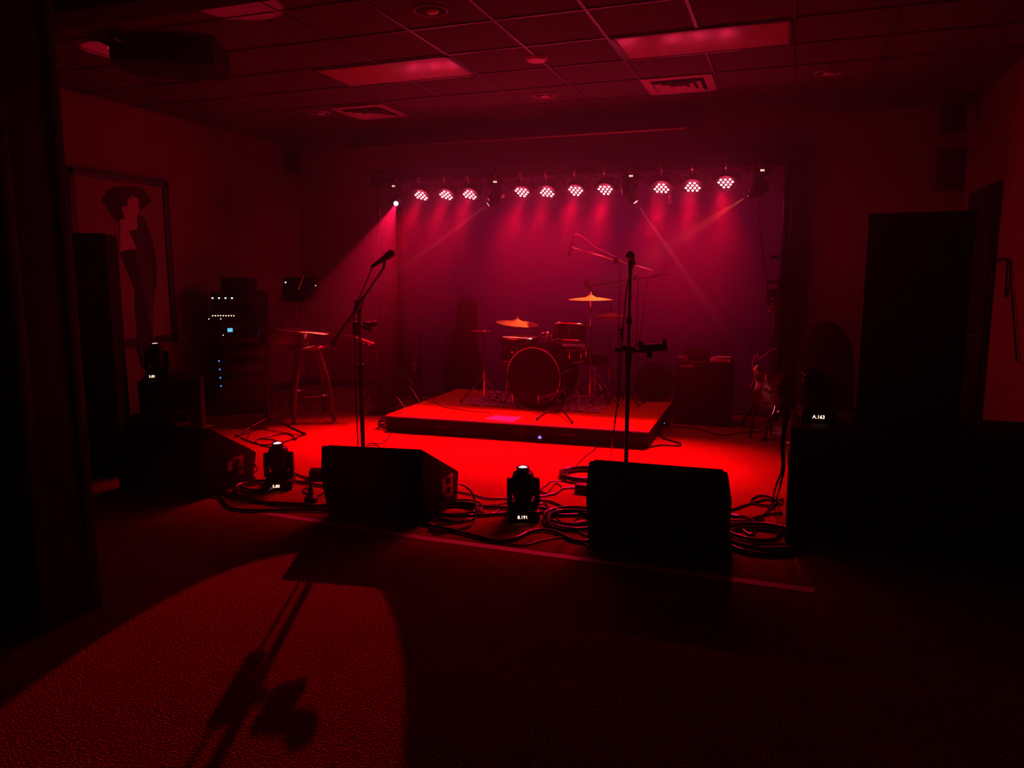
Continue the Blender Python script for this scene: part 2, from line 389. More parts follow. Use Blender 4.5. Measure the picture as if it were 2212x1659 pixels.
part('printed_coat', flat([(500, 290), (540, 310), (580, 440), (605, 560), (600, 700), (480, 700), (400, 500), (470, 480), (455, 370)], 2), 'printdark', pf)
part('printed_shirt', flat([(400, 320), (490, 290), (495, 370), (450, 380), (490, 480), (400, 490)], 3), 'printshirt', pf)
part('printed_face', flat([(405, 250), (440, 240), (440, 200), (470, 185), (500, 205), (505, 262), (485, 330), (440, 340), (420, 300)], 4), 'skin', pf)
part('printed_hat', flat([(330, 165), (380, 138), (515, 138), (572, 215), (505, 240), (500, 205), (470, 183), (440, 205), (400, 250)], 5), 'printdark', pf)

# ------------------------------------------------------------------ backdrop and stage
cu = MB(); n = 180; x0, x1 = -4.52, -.05; vs = []; fs = []
for i in range(n + 1):
    x = x0 + (x1 - x0) * i / n; yy = 8.55 + .003 * sin(x * 22) + .001 * sin(x * 47 + 1) + .006 * sin(x * 9)
    for z in (.02, .7, 1.4, 2.1, 2.70): vs.append((x, yy + .006 * sin(z * 3 + x * 5), z))
for i in range(n):
    for j in range(4): a = i * 5 + j; fs.append((a, a + 5, a + 6, a + 1))
nv = len(vs); vs += [(a[0], a[1] + .006, a[2]) for a in vs]; fs += [tuple(nv + q for q in reversed(f)) for f in fs]
for j in range(4): fs.append((j, j + 1, nv + j + 1, nv + j)); b = n * 5 + j; fs.append((b, b + 1, nv + b + 1, nv + b))
for i in range(n): fs.append((i * 5, i * 5 + 5, nv + i * 5 + 5, nv + i * 5)); fs.append((i * 5 + 4, i * 5 + 9, nv + i * 5 + 9, nv + i * 5 + 4))
bd = thing('backdrop', 'dark blue cloth backdrop hanging behind the drum riser', 'curtain', (-2.28, 8.55, 0))
part('cloth', cu.add(vs, fs), 'curtain', bd)
part('rod', MB().cyl((-4.62, 8.56, 2.72), (.02, 8.56, 2.72), .02), 'blackm', bd)
for x in (-4.60, .0): part('post', MB().cyl((x, 8.60, .0), (x, 8.60, 2.74), .022).box((x, 8.60, .006), (.3, .3, .012)), 'blackm', bd)

SZ = .16
A = Vector((-3.66, 6.50, 0)); B = Vector((-1.09, 6.60, 0)); Dv = Vector((-.03, 1.80, 0))
st = thing('stage_riser', 'low wide drum riser with dark sides and carpeted top', 'stage', (A + B) / 2)
poly = [A, B, B + Dv, A + Dv]
part('frame', MB().prism([(q.x, q.y) for q in poly], (0, 0, .004), (1, 0, 0), (0, 1, 0), (0, 0, 1), SZ - .022, .004), 'tolex', st)
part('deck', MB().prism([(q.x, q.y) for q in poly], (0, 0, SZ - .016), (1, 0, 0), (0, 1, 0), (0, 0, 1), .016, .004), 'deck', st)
ed = MB(); e1 = A + Vector((0, -.004, SZ - .012)); e2 = B + Vector((0, -.004, SZ - .012)); ed.cyl(e1, e2, .008, n=8)
part('edge_trim', ed, 'ringm', st)
for u in (970, 1249):
    f = (u - 845) / (1403 - 845) if u < 1100 else (1249 - 845) / (1403 - 845) + .0
    c = A.lerp(B, .235 if u < 1100 else .72) + Vector((0, -.006, .085))
    hdl = MB().box(c, (.135, .012, .024), .006); part('handle', hdl, 'blackm', st)
    [part('screw', MB().ball(c + Vector((q_, -.008, 0)), .006), 'silver', st) for q_ in (-.058, .058)]
rp = [onz(990, 874, SZ), onz(1295, 893, SZ), onz(1322, 868, SZ), Vector((-1.9, 8.22, SZ)), Vector((-3.25, 8.22, SZ))]
solo('rug', 'patterned rug under the drum kit', 'rug', MB().prism([(q.x, q.y) for q in rp], (0, 0, SZ + .0005), (1, 0, 0), (0, 1, 0), (0, 0, 1), .010), 'rug')
def sheet(name, label, cat, px, z, m='paper', t=.0015, group=None):
    P = [onz(u, v, z) for u, v in px]
    return solo(name, label, cat, MB().prism([(q.x, q.y) for q in P], (0, 0, z), (1, 0, 0), (0, 1, 0), (0, 0, 1), t), m, group)
sheet('paper_sheet', 'sheet of paper lying on the front edge of the drum riser', 'paper', ((1047, 905), (1070, 897), (1129, 901), (1105, 912)), SZ + .001)

# ------------------------------------------------------------------ truss with uprights
TY = 7.70
tr = thing('lighting_truss', 'black goalpost lighting truss spanning above the drum riser', 'truss', (-2.2, TY, 0))
xa, xb = -4.40, -.05
for y_, z_ in ((TY - .10, 2.645), (TY - .10, 2.535), (TY + .10, 2.59)):
    part('chord', MB().cyl((xa, y_, z_), (xb, y_, z_), .016, n=10), 'blackm', tr)
lc = MB(); n = 58
for i in range(n):
    x = xa + (xb - xa) * i / n; x2 = xa + (xb - xa) * (i + 1) / n; up_, dn_ = (2.645, 2.535)
    lc.cyl((x, TY - .10, up_ if i % 2 else dn_), (x2, TY - .10, dn_ if i % 2 else up_), .005, n=6)
    lc.cyl((x, TY - .10, 2.645), (x2, TY + .10, 2.59), .005, n=6) if i % 2 else lc.cyl((x, TY + .10, 2.59), (x2, TY - .10, 2.535), .005, n=6)
part('lacing', lc, 'blackm', tr)
for x, in ((-4.36,), (-.055,)):
    part('corner_block', MB().box((x, TY - .04, 2.56), (.07, .16, .11), .008), 'blackm', tr)
    part('upright', MB().cyl((x, TY, 0.9), (x, TY, 2.56), .026).cyl((x, TY, .12), (x, TY, 1.45), .034), 'blackm', tr)
    part('collar', MB().cyl((x, TY, 1.42), (x, TY, 1.50), .045).cyl((x, TY, 1.46), (x - .10, TY - .03, 1.46), .014).ball((x - .11, TY - .03, 1.46), .025), 'black', tr)
    part('winch', MB().box((x - .07, TY - .03, 1.32), (.13, .09, .14), .02).cyl((x - .10, TY - .08, 1.32), (x - .10, TY - .16, 1.25), .008).cyl((x - .10, TY - .16, 1.25), (x - .10, TY - .21, 1.25), .012), 'black', tr)
    part('collar', MB().cyl((x, TY, 1.66), (x, TY, 1.72), .040).cyl((x, TY, 1.69), (x - .09, TY - .02, 1.69), .012).ball((x - .09, TY - .02, 1.69), .02), 'black', tr)
    for a in (20, 140, 260):
        d = Vector((cos(rad(a)), sin(rad(a)), 0)); part('leg', MB().cyl((x, TY, .55), Vector((x, TY, .02)) + d * .42, .014).cyl(Vector((x, TY, .02)) + d * .42, Vector((x, TY, .0)) + d * .42, .02), 'blackm', tr)
# sagging leads along the truss
hc = MB(); random.seed(3)
xs = [-4.2, -3.85, -3.5, -3.2, -2.9, -2.6, -2.25, -1.9, -1.5, -1.15, -.8, -.4]
for i in range(len(xs) - 1):
    s_ = random.uniform(.05, .14); hc.tube([(xs[i], TY - .02, 2.52), ((xs[i] + xs[i + 1]) / 2 + random.uniform(-.04, .04), TY - .01, 2.50 - s_), (xs[i + 1], TY - .02, 2.52)], .006)
solo('truss_lead', 'black power leads sagging in swags along the underside of the truss', 'cable', hc, 'cable')
hd = thing('hanging_plug', 'black plug dangling from the truss between third and second light from the right', 'plug', ony(1447, 430, TY))
c = ony(1447, 430, TY); part('lead', MB().tube([c + Vector((0, 0, .03)), c + Vector((-.02, 0, .1)), c + Vector((.01, -.0, .17)), (c.x, TY - .02, 2.53)], .006), 'cable', hd)
part('connector', MB().cyl(c + Vector((0, 0, -.05)), c + Vector((0, 0, .04)), .022, .016), 'black', hd)
c1 = ony(1640, 430, TY)
solo('hanging_lead', 'thin black lead dropping from the rightmost moving head down to the bass guitar', 'cable', MB().tube([c1, ony(1642, 500, TY), ony(1652, 580, TY), ony(1662, 650, TY), ony(1664, 720, TY), ony(1662, 790, TY)], .005), 'cable')

ordn = ['first', 'second', 'third', 'fourth', 'fifth', 'sixth', 'seventh', 'eighth', 'ninth', 'tenth']
def par_can(u, v, roll, label, spill=False):
    c = ony(u, v, TY - .06); aim = Vector((c.x - .06 * (-c.x), 5.95, 0)); d = (aim - c).normalized(); x, y, z = basis(d)
    X = Vector((1, 0, 0)); X = (X - d * X.dot(d)).normalized(); Yv = X.cross(d)
    top = Vector((c.x, TY - .10, 2.535)); t = thing('par_light', label, 'stage light', top, 'flat LED par lights in a row on the truss')
    part('housing', MB().lathe([(.05, -.10), (.085, -.09), (.102, -.03), (.106, .0), (.106, .012), (.098, .012), (.096, .002), (.02, .0)], c, d, 28), 'black', t)
    br = MB(); 
    for s_ in (-1, 1): br.tube([c + X * (.115 * s_) - d * .03, c + X * (.118 * s_) - d * .03 + Vector((0, 0, .07)), top + Vector((.03 * s_, 0, -.055))], .008, k=4)
    br.cyl(c + X * -.12 - d * .03, c + X * -.10 - d * .03, .02).cyl(c + X * .10 - d * .03, c + X * .12 - d * .03, .02)
    part('yoke', br, 'blackm', t)
    part('clamp', MB().torus(top, (1, 0, 0), .026, .008, 20, 6).box(top + Vector((0, -.03, .0)), (.032, .012, .03), .003).cyl(top + Vector((0, 0, -.02)), top + Vector((0, 0, -.06)), .008), 'silver', t, 'silver clamp')
    rows = [(3, 1.45), (4, .5), (3, -.45), (2, -1.4)]; k_ = 0; cr, sr = cos(rad(roll)), sin(rad(roll))
    for n_, yy in rows:
        for i in range(n_):
            a = (i - (n_ - 1) / 2) * .042; b = yy * .037; p_ = c + X * (a * cr - b * sr) + Yv * (a * sr + b * cr) + d * .006
            part('lens', MB().lathe([(.0128, 0), (.0128, .004), (.009, .008), (.003, .010)], p_, d, 12), 'lens', t)
    spot('field_light', c + d * .035, d, PAR_W, PAR_COL, 53, 1, t, .05); spot('beam_light', c + d * .035, d, PAR_W * 1.15, PAR_COL, 23, 1, t, .04)
    if spill:
        l = bpy.data.lights.new('spill_fill_light', 'POINT'); l.energy = SPILL_FILL_W; l.color = SPILL_FILL_COL; l.shadow_soft_size = .06  # added point lamp, brightens backdrop, walls, ceiling and foreground
        o = bpy.data.objects.new('spill_fill_light', l); COL.objects.link(o); o.location = c + d * .08 - t.location; o.parent = t
pars = [(910, 421, 20), (964, 420, 22), (1015, 419, 18), (1128, 415, 190), (1182, 414, 10), (1244, 412, 188), (1308, 410, 182), (1429, 405, 5), (1496, 402, 2), (1568, 395, 178)]
where = ['leftmost of the row, next to the bright far left head', 'second from the left', 'third from the left, just left of a moving head', 'just right of the second moving head',
         'fifth from the left, mid truss', 'sixth from the left, mid truss', 'just left of the third moving head', 'just right of the third moving head', 'second from the right end of the row', 'rightmost and highest of the row']
for i_, ((u, v, r), wl) in enumerate(zip(pars, where)): par_can(u, v, r, 'round red LED par light, ' + wl, True)

def moving_head(label, base, hang, yaw, hdir, txt, s, group, lensm, face=None, dispoff=0):
    """base = centre of the mounting face; hang = True when it hangs from the truss"""
    t = thing('moving_head_light', label, 'stage light', base, group); g_ = -1 if hang else 1; base = Vector(base); R = Rz(yaw); up = Vector((0, 0, g_))
    def L(x, y, z): return base + R @ Vector((x * s, y * s, 0)) + up * (z * s)
    part('base', MB().box(L(0, 0, .032), (.178 * s, .235 * s, .062 * s), .012 * s, R).box(L(0, 0, .066), (.13 * s, .13 * s, .012 * s), .004 * s, R), 'black', t)
    d = Vector(hdir).normalized(); ax = d.cross(Vector((0, 0, 1)))
    ax = ax.normalized() if ax.length > .12 else R @ Vector((1, 0, 0))
    pv = L(0, 0, .185); fw = ax.cross(up)
    yk = MB(); W = .078 * s
    prof = [(-.042, 0), (.042, 0), (.046, .09), (.034, .135), (.012, .152), (-.012, .152), (-.034, .135), (-.046, .09)]
    for sg in (-1, 1):
        yk.prism([(a * s, b * s) for a, b in prof], L(0, 0, .074) + ax * (W * sg) - ax * (.014 * s), fw, up, ax, .028 * s, .004 * s)
    yk.box(L(0, 0, .082), (2 * W, .085 * s, .02 * s), .004 * s, Matrix((ax, fw, Vector((0, 0, 1)))).transposed())
    part('yoke', yk, 'black', t)
    hb = MB().lathe([(.025 * s, -.095 * s), (.046 * s, -.088 * s), (.062 * s, -.06 * s), (.067 * s, 0), (.067 * s, .035 * s), (.056 * s, .072 * s), (.038 * s, .084 * s), (.036 * s, .105 * s), (.031 * s, .108 * s), (.029 * s, .100 * s), (.005 * s, .100 * s)], pv, d, 24)
    for k_ in range(3): hb.torus(pv + d * ((-.07 + .018 * k_) * s), d, (.052 + .004 * k_) * s, .003 * s, 24, 5)
    hb.cyl(pv - ax * W, pv + ax * W, .018 * s)
    hd_ = part('head', hb, 'black', t)
    part('lens', MB().lathe([(.026 * s, .1005 * s), (.026 * s, .103 * s), (.018 * s, .108 * s), (.004 * s, .110 * s)], pv, d, 20), lensm, hd_)
    if txt:
        fd = face or (R @ Vector((0, -1, 0))); U_ = Vector((0, 0, 1)).cross(-fd) * -1
        U_ = fd.cross(Vector((0, 0, 1))) * -1
        pc_ = base + up * (.032 * s) + fd * (.1185 * s) + U_ * dispoff
        part('display', MB().prism([(-.045 * s, -.018 * s), (.045 * s, -.018 * s), (.045 * s, .018 * s), (-.045 * s, .018 * s)], pc_, U_, (0, 0, 1), fd, .002), 'dispd', t)
        part('display_digits', text_mb(txt, pc_ + fd * .003, U_, (0, 0, 1), .026 * s), 'disp', t, 'lit digits')
    return t, pv + d * (.115 * s), d
TR = 'moving head lights hanging from the truss'
zb = 2.50
# far left head: aimed across the room at the open floor
def hanger(u, vy, s=1.0): return Vector((ony(u, vy, TY - .10).x, TY - .10, 2.50))
def clampfor(t, b): part('clamp', MB().torus(b + Vector((0, 0, .035)), (1, 0, 0), .026, .008, 20, 6).cyl(b, b + Vector((0, 0, .02)), .03), 'silver', t)
b = hanger(857, 409); Lp = ony(861, 440, TY - .12); aim = Vector((-1.88, 2.01, 0))
t, lp, d = moving_head('black moving head with blinding lens at the far left end of the truss', b, True, rad(12), aim - Lp, '001', .95, TR, 'lensh'); clampfor(t, b)
spot('beam_light', lp + d * .02, d, FACE_W, FACE_COL, 13.4, .12, t, .012)
for u, v, tgt, txt, lab in ((1072, 403, ony(700, 705, 6.75), '002', 'black moving head on the truss with thin beam aimed down left at the acoustic guitar'),
                          (1361, 393, ony(1662, 850, 7.36), '003', 'black moving head on the truss with thin beam aimed down right at the bass guitar'),
                          (1640, 376, Vector((-2.35, 7.68, 1.02)), '004', 'black moving head at the right end of truss, thin beam aimed at drums')):
    b = hanger(u, v); t, lp, d = moving_head(lab, b, True, rad(15), Vector(tgt) - (b + Vector((0, 0, -.18))), txt, 1.0, TR, 'lensf'); clampfor(t, b)
    if u == 1640: spot('beam_light', lp + d * .02, d, 1900, (1, .11, .08), 15, .9, t, .012)
    else: spot('beam_light', lp + d * .02, d, THIN_W, THIN_COL, 5.5, .8, t, .012)
FG = 'moving head lights standing at floor level'
fh = onz(605, 1050, 0); t, lp, d = moving_head('black moving head light standing on floor between left and centre monitors', fh, False, rad(30), (0.03, -.11, 1), '5.80', 1.12, FG, 'lensf', dispoff=-.01)
spot('beam_light', lp + d * .02, d, UP_W, UP_COL, 11.6, .1, t, .012)
fh = onz(1130, 1115, 0); t, lp, d = moving_head('black moving head light standing on floor between centre and right monitors', fh, False, rad(22), (0.0, -.05, 1), '8.191', 1.12, FG, 'lensf', dispoff=-.01)
spot('beam_light', lp + d * .02, d, UP_W, UP_COL, 11.6, .1, t, .012)

# ------------------------------------------------------------------ loudspeakers
def monitor(profL, label, jack, x0, x1, dy, bv=.012):
    # profile (y,z) at the right end x1; left end shifted by dy
    t = thing('floor_monitor', label, 'speaker', ((x0 + x1) / 2, profL[0][0], 0), 'wedge floor monitors')
    sl = (dy) / (x1 - x0); U = Vector((0, 1, 0)); V = Vector((0, 0, 1)); Wd = Vector((-1, -sl, 0)).normalized(); ln = (x1 - x0) * math.sqrt(1 + sl * sl)
    part('cabinet', MB().prism(profL, (x1, 0, 0), U, V, Wd, ln, bv), 'tolex', t)
    # grille on the baffle facing the stage
    a = Vector((x1, profL[2][0], profL[2][1])); b = Vector((x1, profL[3][0], profL[3][1])); dd = (b - a).normalized(); nn = dd.cross(Wd).normalized(); nn = nn if nn.z > 0 else -nn
    L_ = (b - a).length
    part('grille', MB().prism([(.03, .03), (ln - .03, .03), (ln - .03, L_ - .03), (.03, L_ - .03)], a + nn * .001, Wd, dd, nn, .008), 'grille', t)
    if jack:
        cc = Vector((x1 + .002, (profL[0][0] + profL[4][0]) / 2 + .05, .155))
        pl = part('jack_plate', MB().box(cc, (.008, .19, .15), .003), 'dispd', t)
        part('label_sticker', MB().box(cc + Vector((.006, -.055, .02)), (.003, .05, .075)), 'redmark', pl, 'pale sticker')
        part('socket', MB().cyl(cc + Vector((0, .03, .035)), cc + Vector((.014, .03, .035)), .02), 'blackm', pl)
        part('socket', MB().cyl(cc + Vector((0, .03, -.03)), cc + Vector((.014, .03, -.03)), .02), 'blackm', pl)
    return t
monitor([(4.12, 0), (4.05, .28), (4.07, .475), (4.60, .21), (4.57, 0)], 'black wedge floor monitor in the centre, its jack plate side facing right', True, -2.70, -2.04, .10)
monitor([(4.06, 0), (3.98, .34), (4.05, .515), (4.50, .24), (4.46, 0)], 'largest black wedge floor monitor, at right before the straight microphone stand', False, -1.0, -.245, 0.02, .03)
monitor([(4.05, 0), (4.03, .29), (4.13, .475), (4.60, .21), (4.55, 0)], 'black wedge floor monitor at the left beside the tall speaker', True, -4.42, -3.70, .05)

def cab(name, c, size, label, a=0, group=None, badge=None, handles=True):
    c = Vector(c); R = Rz(a); t = thing(name, label, 'speaker', c, group); w_, d_, h_ = size
    part('cabinet', MB().box(c + Vector((0, 0, h_ / 2)), size, .012, R), 'tolex', t)
    part('grille', MB().box(c + R @ Vector((0, -d_ / 2 - .004, 0)) + Vector((0, 0, h_ / 2)), (w_ - .05, .012, h_ - .05), .004, R), 'grille', t)
    for sx in (-1, 1):
        for sz in (0, 1):
            for sy in (-1,): part('corner_cap', MB().box(c + R @ Vector((sx * (w_ / 2 - .012), sy * (d_ / 2 - .012), 0)) + Vector((0, 0, .024 if not sz else h_ - .024)), (.034, .034, .050), .008, R), 'black', t)
    if handles:
        part('side_handle', MB().box(c + R @ Vector((-w_ / 2 - .002, 0, 0)) + Vector((0, 0, h_ * .65)), (.01, .16, .09), .004, R), 'black', t)
    if badge:
        bx, bz, bw, bh = badge; p_ = c + R @ Vector((bx, -d_ / 2 - .012, 0)) + Vector((0, 0, bz)); U_ = R @ Vector((1, 0, 0)); N_ = R @ Vector((0, -1, 0))
        bd_ = part('badge', MB().prism([(-bw / 2, -bh / 2), (bw / 2, -bh / 2), (bw / 2, bh / 2), (-bw / 2, bh / 2)], p_, U_, (0, 0, 1), N_, .004), 'badge', t, 'small rectangular badge')
        return t, bd_, p_, U_, N_
    return t
r_ = cab('pa_speaker', (-5.05, 4.38, 0), (.44, .50, 1.83), 'tall black loudspeaker column at the left in front of the framed picture', rad(38), None, (.07, 1.47, .15, .26))
t, bd_, p_, U_, N_ = r_
part('badge_mark', MB().prism([(-.06, .03), (.06, .03), (.045, .115), (-.045, .115)], p_, U_, (0, 0, 1), N_, .006), 'void', bd_)
part('badge_mark', MB().prism([(-.045, -.10), (.045, -.10), (.05, -.03), (-.05, -.03)], p_, U_, (0, 0, 1), N_, .006), 'void', bd_)
r_ = cab('subwoofer', (-4.80, 4.95, 0), (.46, .46, .68), 'black subwoofer standing behind left floor monitor, small moving head on top', rad(38), None, (.08, .33, .13, .20))
t, bd_, p_, U_, N_ = r_
part('badge_mark', MB().prism([(-.05, -.085), (.05, -.085), (.05, -.02), (-.05, -.02)], p_, U_, (0, 0, 1), N_, .006).prism([(-.05, .015), (.05, .015), (.05, .085), (-.05, .085)], p_, U_, (0, 0, 1), N_, .006), 'void', bd_)
part('badge_mark', MB().box(p_ + N_ * .008 + Vector((0, 0, -.004)) - U_ * .035, (.014, .004, .018), 0, Rz(rad(38))).prism([(-.012, -.012), (.045, .004), (.045, .014), (-.012, 0)], p_ + N_ * .006, U_, (0, 0, 1), N_, .004), 'redmark', bd_, 'red marks')
th = Vector((-4.86, 4.86, .68)); t, lp, d = moving_head('black moving head light standing on the left subwoofer beside the tall column', th, False, rad(38), (0.0, -.09, 1), '5.83', 1.0, FG, 'lensf', dispoff=-.03)
spot('beam_light', lp + d * .02, d, UP_W * .9, UP_COL, 11.6, .1, t, .012)
SG = 'pair of black subwoofers at the right'
for cx, lab in ((.41, 'black subwoofer at the right next to the cable coil, carrying tall speaker'), (1.13, 'black subwoofer at the far right, against the right wall')):
    r_ = cab('subwoofer', (cx, 4.85, 0), (.70, .66, .67), lab, 0, SG, (.0 if cx < 1 else -.05, .12, .045, .045))
r_ = cab('pa_speaker', (.69, 4.95, .67), (.52, .48, 1.20), 'tall black loudspeaker standing on the right subwoofers', rad(-6), None, (0.02, .10, .045, .045))
th = Vector((.20, 4.86, .67)); t, lp, d = moving_head('black moving head light standing on the right subwoofer beside the tall loudspeaker', th, False, rad(4), (-.55, .35, .8), 'A.163', 1.1, FG, 'void', dispoff=.0)

# ------------------------------------------------------------------ stands and microphones
def tripod(mb_list, foot, zc, spread, r=.011, rot=0, n=3):
    out = []
    for i in range(n):
        a = rad(rot + 360 / n * i); d = Vector((cos(a), sin(a), 0)); out.append((Vector((foot.x, foot.y, foot.z + zc)), Vector((foot.x, foot.y, foot.z + .012)) + d * spread))
    return out
def mic_body(t, p, d, kind='vocal', s=1.0, nm='microphone'):
    d = Vector(d).normalized(); p = Vector(p)
    if kind == 'vocal':
        m_ = part(nm, MB().lathe([(.009 * s, -.15 * s), (.012 * s, -.14 * s), (.018 * s, -.02 * s), (.024 * s, -.005 * s)], p, d, 18), 'black', t)
        part('grille', MB().lathe([(.023 * s, -.008 * s), (.027 * s, .005 * s), (.029 * s, .02 * s), (.026 * s, .038 * s), (.016 * s, .051 * s), (.004 * s, .055 * s)], p, d, 20), 'blackm', m_)
    else:
        m_ = part(nm, MB().lathe([(.008 * s, -.10 * s), (.012 * s, -.09 * s), (.0125 * s, .06 * s), (.011 * s, .065 * s)], p, d, 16), 'black', t)
    return m_
# left foreground boom stand
ft = Vector((-2.925, 4.84, 0)); piv = ony(770, 655, 4.84)
t = thing('microphone_stand', 'black boom microphone stand behind centre monitor, vocal microphone tilted up right', 'microphone stand', ft)
part('pole', MB().cyl(ft + Vector((0, 0, .06)), (ft.x, ft.y, piv.z), .011).cyl(ft + Vector((0, 0, .06)), ft + Vector((0, 0, .82)), .016), 'blackm', t)
part('height_clutch', MB().cyl(ft + Vector((0, 0, .80)), ft + Vector((0, 0, .88)), .022), 'black', t)
part('pivot', MB().cyl((ft.x, ft.y - .02, piv.z), (ft.x, ft.y + .03, piv.z), .028).cyl((ft.x, ft.y, piv.z - .07), (ft.x, ft.y, piv.z + .01), .020).box((ft.x + .0, ft.y - .03, piv.z - .01), (.03, .03, .06), .008), 'black', t)
ba, bb_ = ony(720, 742, 4.36), ony(829, 578, 5.30); part('boom', MB().cyl(ba, bb_, .0095).cyl(ba, ba + (bb_ - ba) * .09, .017), 'blackm', t)
part('boom_clutch', MB().cyl(ba.lerp(bb_, .40), ba.lerp(bb_, .56), .018), 'black', t)
for a, b in tripod(None, ft, .16, .30, rot=30): part('leg', MB().cyl(a, b, .009).cyl(b, b + (b - a) * .08, .014), 'blackm', t)
md = (ony(852, 545, 5.44) - ony(812, 572, 5.30)).normalized(); mp = ony(838, 553, 5.34)
part('microphone_clip', MB().cyl(bb_, mp - md * .03, .010).cyl(mp - md * .06, mp - md * .01, .022, .024), 'black', t)
mt = thing('microphone', 'black vocal microphone on the left boom stand', 'microphone', mp)
mic_body(mt, mp, md, s=1.15, nm='body')
hp = ony(795, 703, 4.84); t2 = thing('cup_holder', 'small black clamp holder on the left boom microphone stand', 'holder', hp)
part('arm', MB().cyl(ony(766, 708, 4.84), ony(784, 706, 4.84), .012).cyl(ony(768, 695, 4.84), ony(768, 722, 4.84), .020), 'black', t2)
part('clamp_jaw', MB().box(ony(794, 708, 4.84), (.05, .05, .03), .01).ball(ony(808, 700, 4.84), .024, (1.2, 1, .9)).cyl(ony(786, 698, 4.84), ony(808, 702, 4.84), .014).ball(ony(800, 713, 4.84), .015), 'black', t2)
cbp = [mp - md * .17, ony(803, 580, 5.15), ony(782, 630, 4.98), ony(765, 668, 4.82), ony(766, 720, 4.80), ony(768, 800, 4.80), ony(770, 880, 4.80), ony(773, 950, 4.80), onz(776, 1015, .01), onz(800, 1020, .008), onz(900, 1010, .008)]
solo('microphone_cable', 'black cable running down the left boom microphone stand', 'cable', MB().tube(cbp, .0045), 'cable')
# right straight stand
ft = Vector((-.985, 5.05, 0)); topz = ony(1356, 552, 5.0).z
t = thing('microphone_stand', 'straight black microphone stand behind right monitor, round microphone on top', 'microphone stand', ft)
part('base', MB().lathe([(.145, 0), (.145, .012), (.11, .025), (.03, .035), (.016, .06)], ft, (0, 0, 1), 36), 'blackm', t)
part('pole', MB().cyl(ft + Vector((0, 0, .03)), ft + Vector((0, 0, topz - .10)), .0095).cyl(ft + Vector((0, 0, .03)), ft + Vector((0, 0, .95)), .0145), 'blackm', t)
part('height_clutch', MB().cyl(ft + Vector((0, 0, .93)), ft + Vector((0, 0, 1.02)), .021).cyl(ft + Vector((0, 0, 1.20)), ft + Vector((0, 0, 1.25)), .018), 'black', t)
part('microphone_clip', MB().cyl(ft + Vector((0, 0, topz - .12)), ft + Vector((0, -.01, topz - .02)), .014), 'black', t)
mp = Vector((ft.x, ft.y - .02, topz)); mt = thing('microphone', 'round headed vocal microphone on top of the straight stand', 'microphone', mp)
mb_ = part('body', MB().cyl(mp + Vector((0, .03, -.02)), mp + Vector((.0, .15, -.05)), .02, .012), 'black', mt)
part('grille', MB().ball(mp, .031, n=24), 'darkchrome', mb_, 'shiny ball grille')
hp = ony(1400, 755, 5.0); t2 = thing('phone_holder', 'black clamp-on device cradle on straight microphone stand', 'holder', hp)
P5 = lambda u, v: ony(u, v, 5.0)
part('clamp_arm', MB().cyl(P5(1330, 756), P5(1344, 757), .016).cyl(P5(1336, 757), P5(1404, 760), .011).cyl(P5(1361, 760), P5(1362, 772), .012).cyl(P5(1345, 752), P5(1372, 757), .020), 'black', t2)
part('tilt_knob', MB().cyl(P5(1402, 760), P5(1404, 772), .018, .022), 'black', t2)
part('cradle', MB().prism([(q.x, q.z) for q in [P5(1382, 745), P5(1400, 743), P5(1428, 742), P5(1437, 745), P5(1441, 757), P5(1430, 757), P5(1405, 760), P5(1384, 756)]], (0, 4.97, 0), (1, 0, 0), (0, 0, 1), (0, 1, 0), .06, .003), 'black', t2)
part('jaw', MB().prism([(q.x, q.z) for q in [P5(1380, 750), P5(1380, 738), P5(1384, 735), P5(1390, 742), P5(1390, 752)]], (0, 4.975, 0), (1, 0, 0), (0, 0, 1), (0, 1, 0), .05, .002), 'black', t2)
part('jaw', MB().prism([(q.x, q.z) for q in [P5(1430, 748), P5(1434, 733), P5(1438, 732), P5(1440, 745), P5(1441, 757), P5(1434, 758)]], (0, 4.975, 0), (1, 0, 0), (0, 0, 1), (0, 1, 0), .05, .002), 'black', t2)
solo('microphone_cable', 'black cable looping down beside the straight microphone stand', 'cable',
     MB().tube([mp + Vector((0, .15, -.05)), ony(1361, 590, 5.15), ony(1352, 640, 5.15), ony(1346, 715, 5.1), ony(1342, 760, 5.1), ony(1338, 830, 5.1), ony(1330, 900, 5.1), ony(1322, 960, 5.1), onz(1314, 1000, .01), onz(1270, 1000, .008)], .0045), 'cable')
solo('strap_wrap', 'black cable tie wrapped on the straight microphone stand', 'cable tie', MB().box(ony(1343, 712, 5.08), (.03, .02, .02), .004).box(ony(1343, 724, 5.08), (.018, .02, .045), .004), 'black')

def floor_stand(name, label, foot, zt, spread, zhub, m='blackm', rot=20, r=.010, group=None, cat='microphone stand', double=False):
    t = thing(name, label, cat, foot, group); foot = Vector(foot)
    part('pole', MB().cyl(foot + Vector((0, 0, .05)), foot + Vector((0, 0, zt)), r * .75, n=12).cyl(foot + Vector((0, 0, .05)), foot + Vector((0, 0, zt * .55)), r * 1.15, n=12), m, t)
    part('clutch', MB().cyl(foot + Vector((0, 0, zt * .53)), foot + Vector((0, 0, zt * .53 + .05)), r * 1.9, n=12).cyl(foot + Vector((0, 0, zt * .53 + .025)), foot + Vector((.045, -.01, zt * .53 + .025)), .006, n=8), m, t)
    for a, b in tripod(None, foot, zhub, spread, rot=rot):
        part('leg', MB().cyl(a, b, r * .8, n=10).cyl(Vector((foot.x, foot.y, foot.z + zhub * .35)), a.lerp(b, .5), r * .5, n=8), m, t)
        part('rubber_foot', MB().ball(b + Vector((0, 0, .004)), r * 1.5), 'rubber', t.children[-1])
    part('hub', MB().cyl(foot + Vector((0, 0, zhub - .03)), foot + Vector((0, 0, zhub + .03)), r * 2.1, n=12), m, t)
    return t
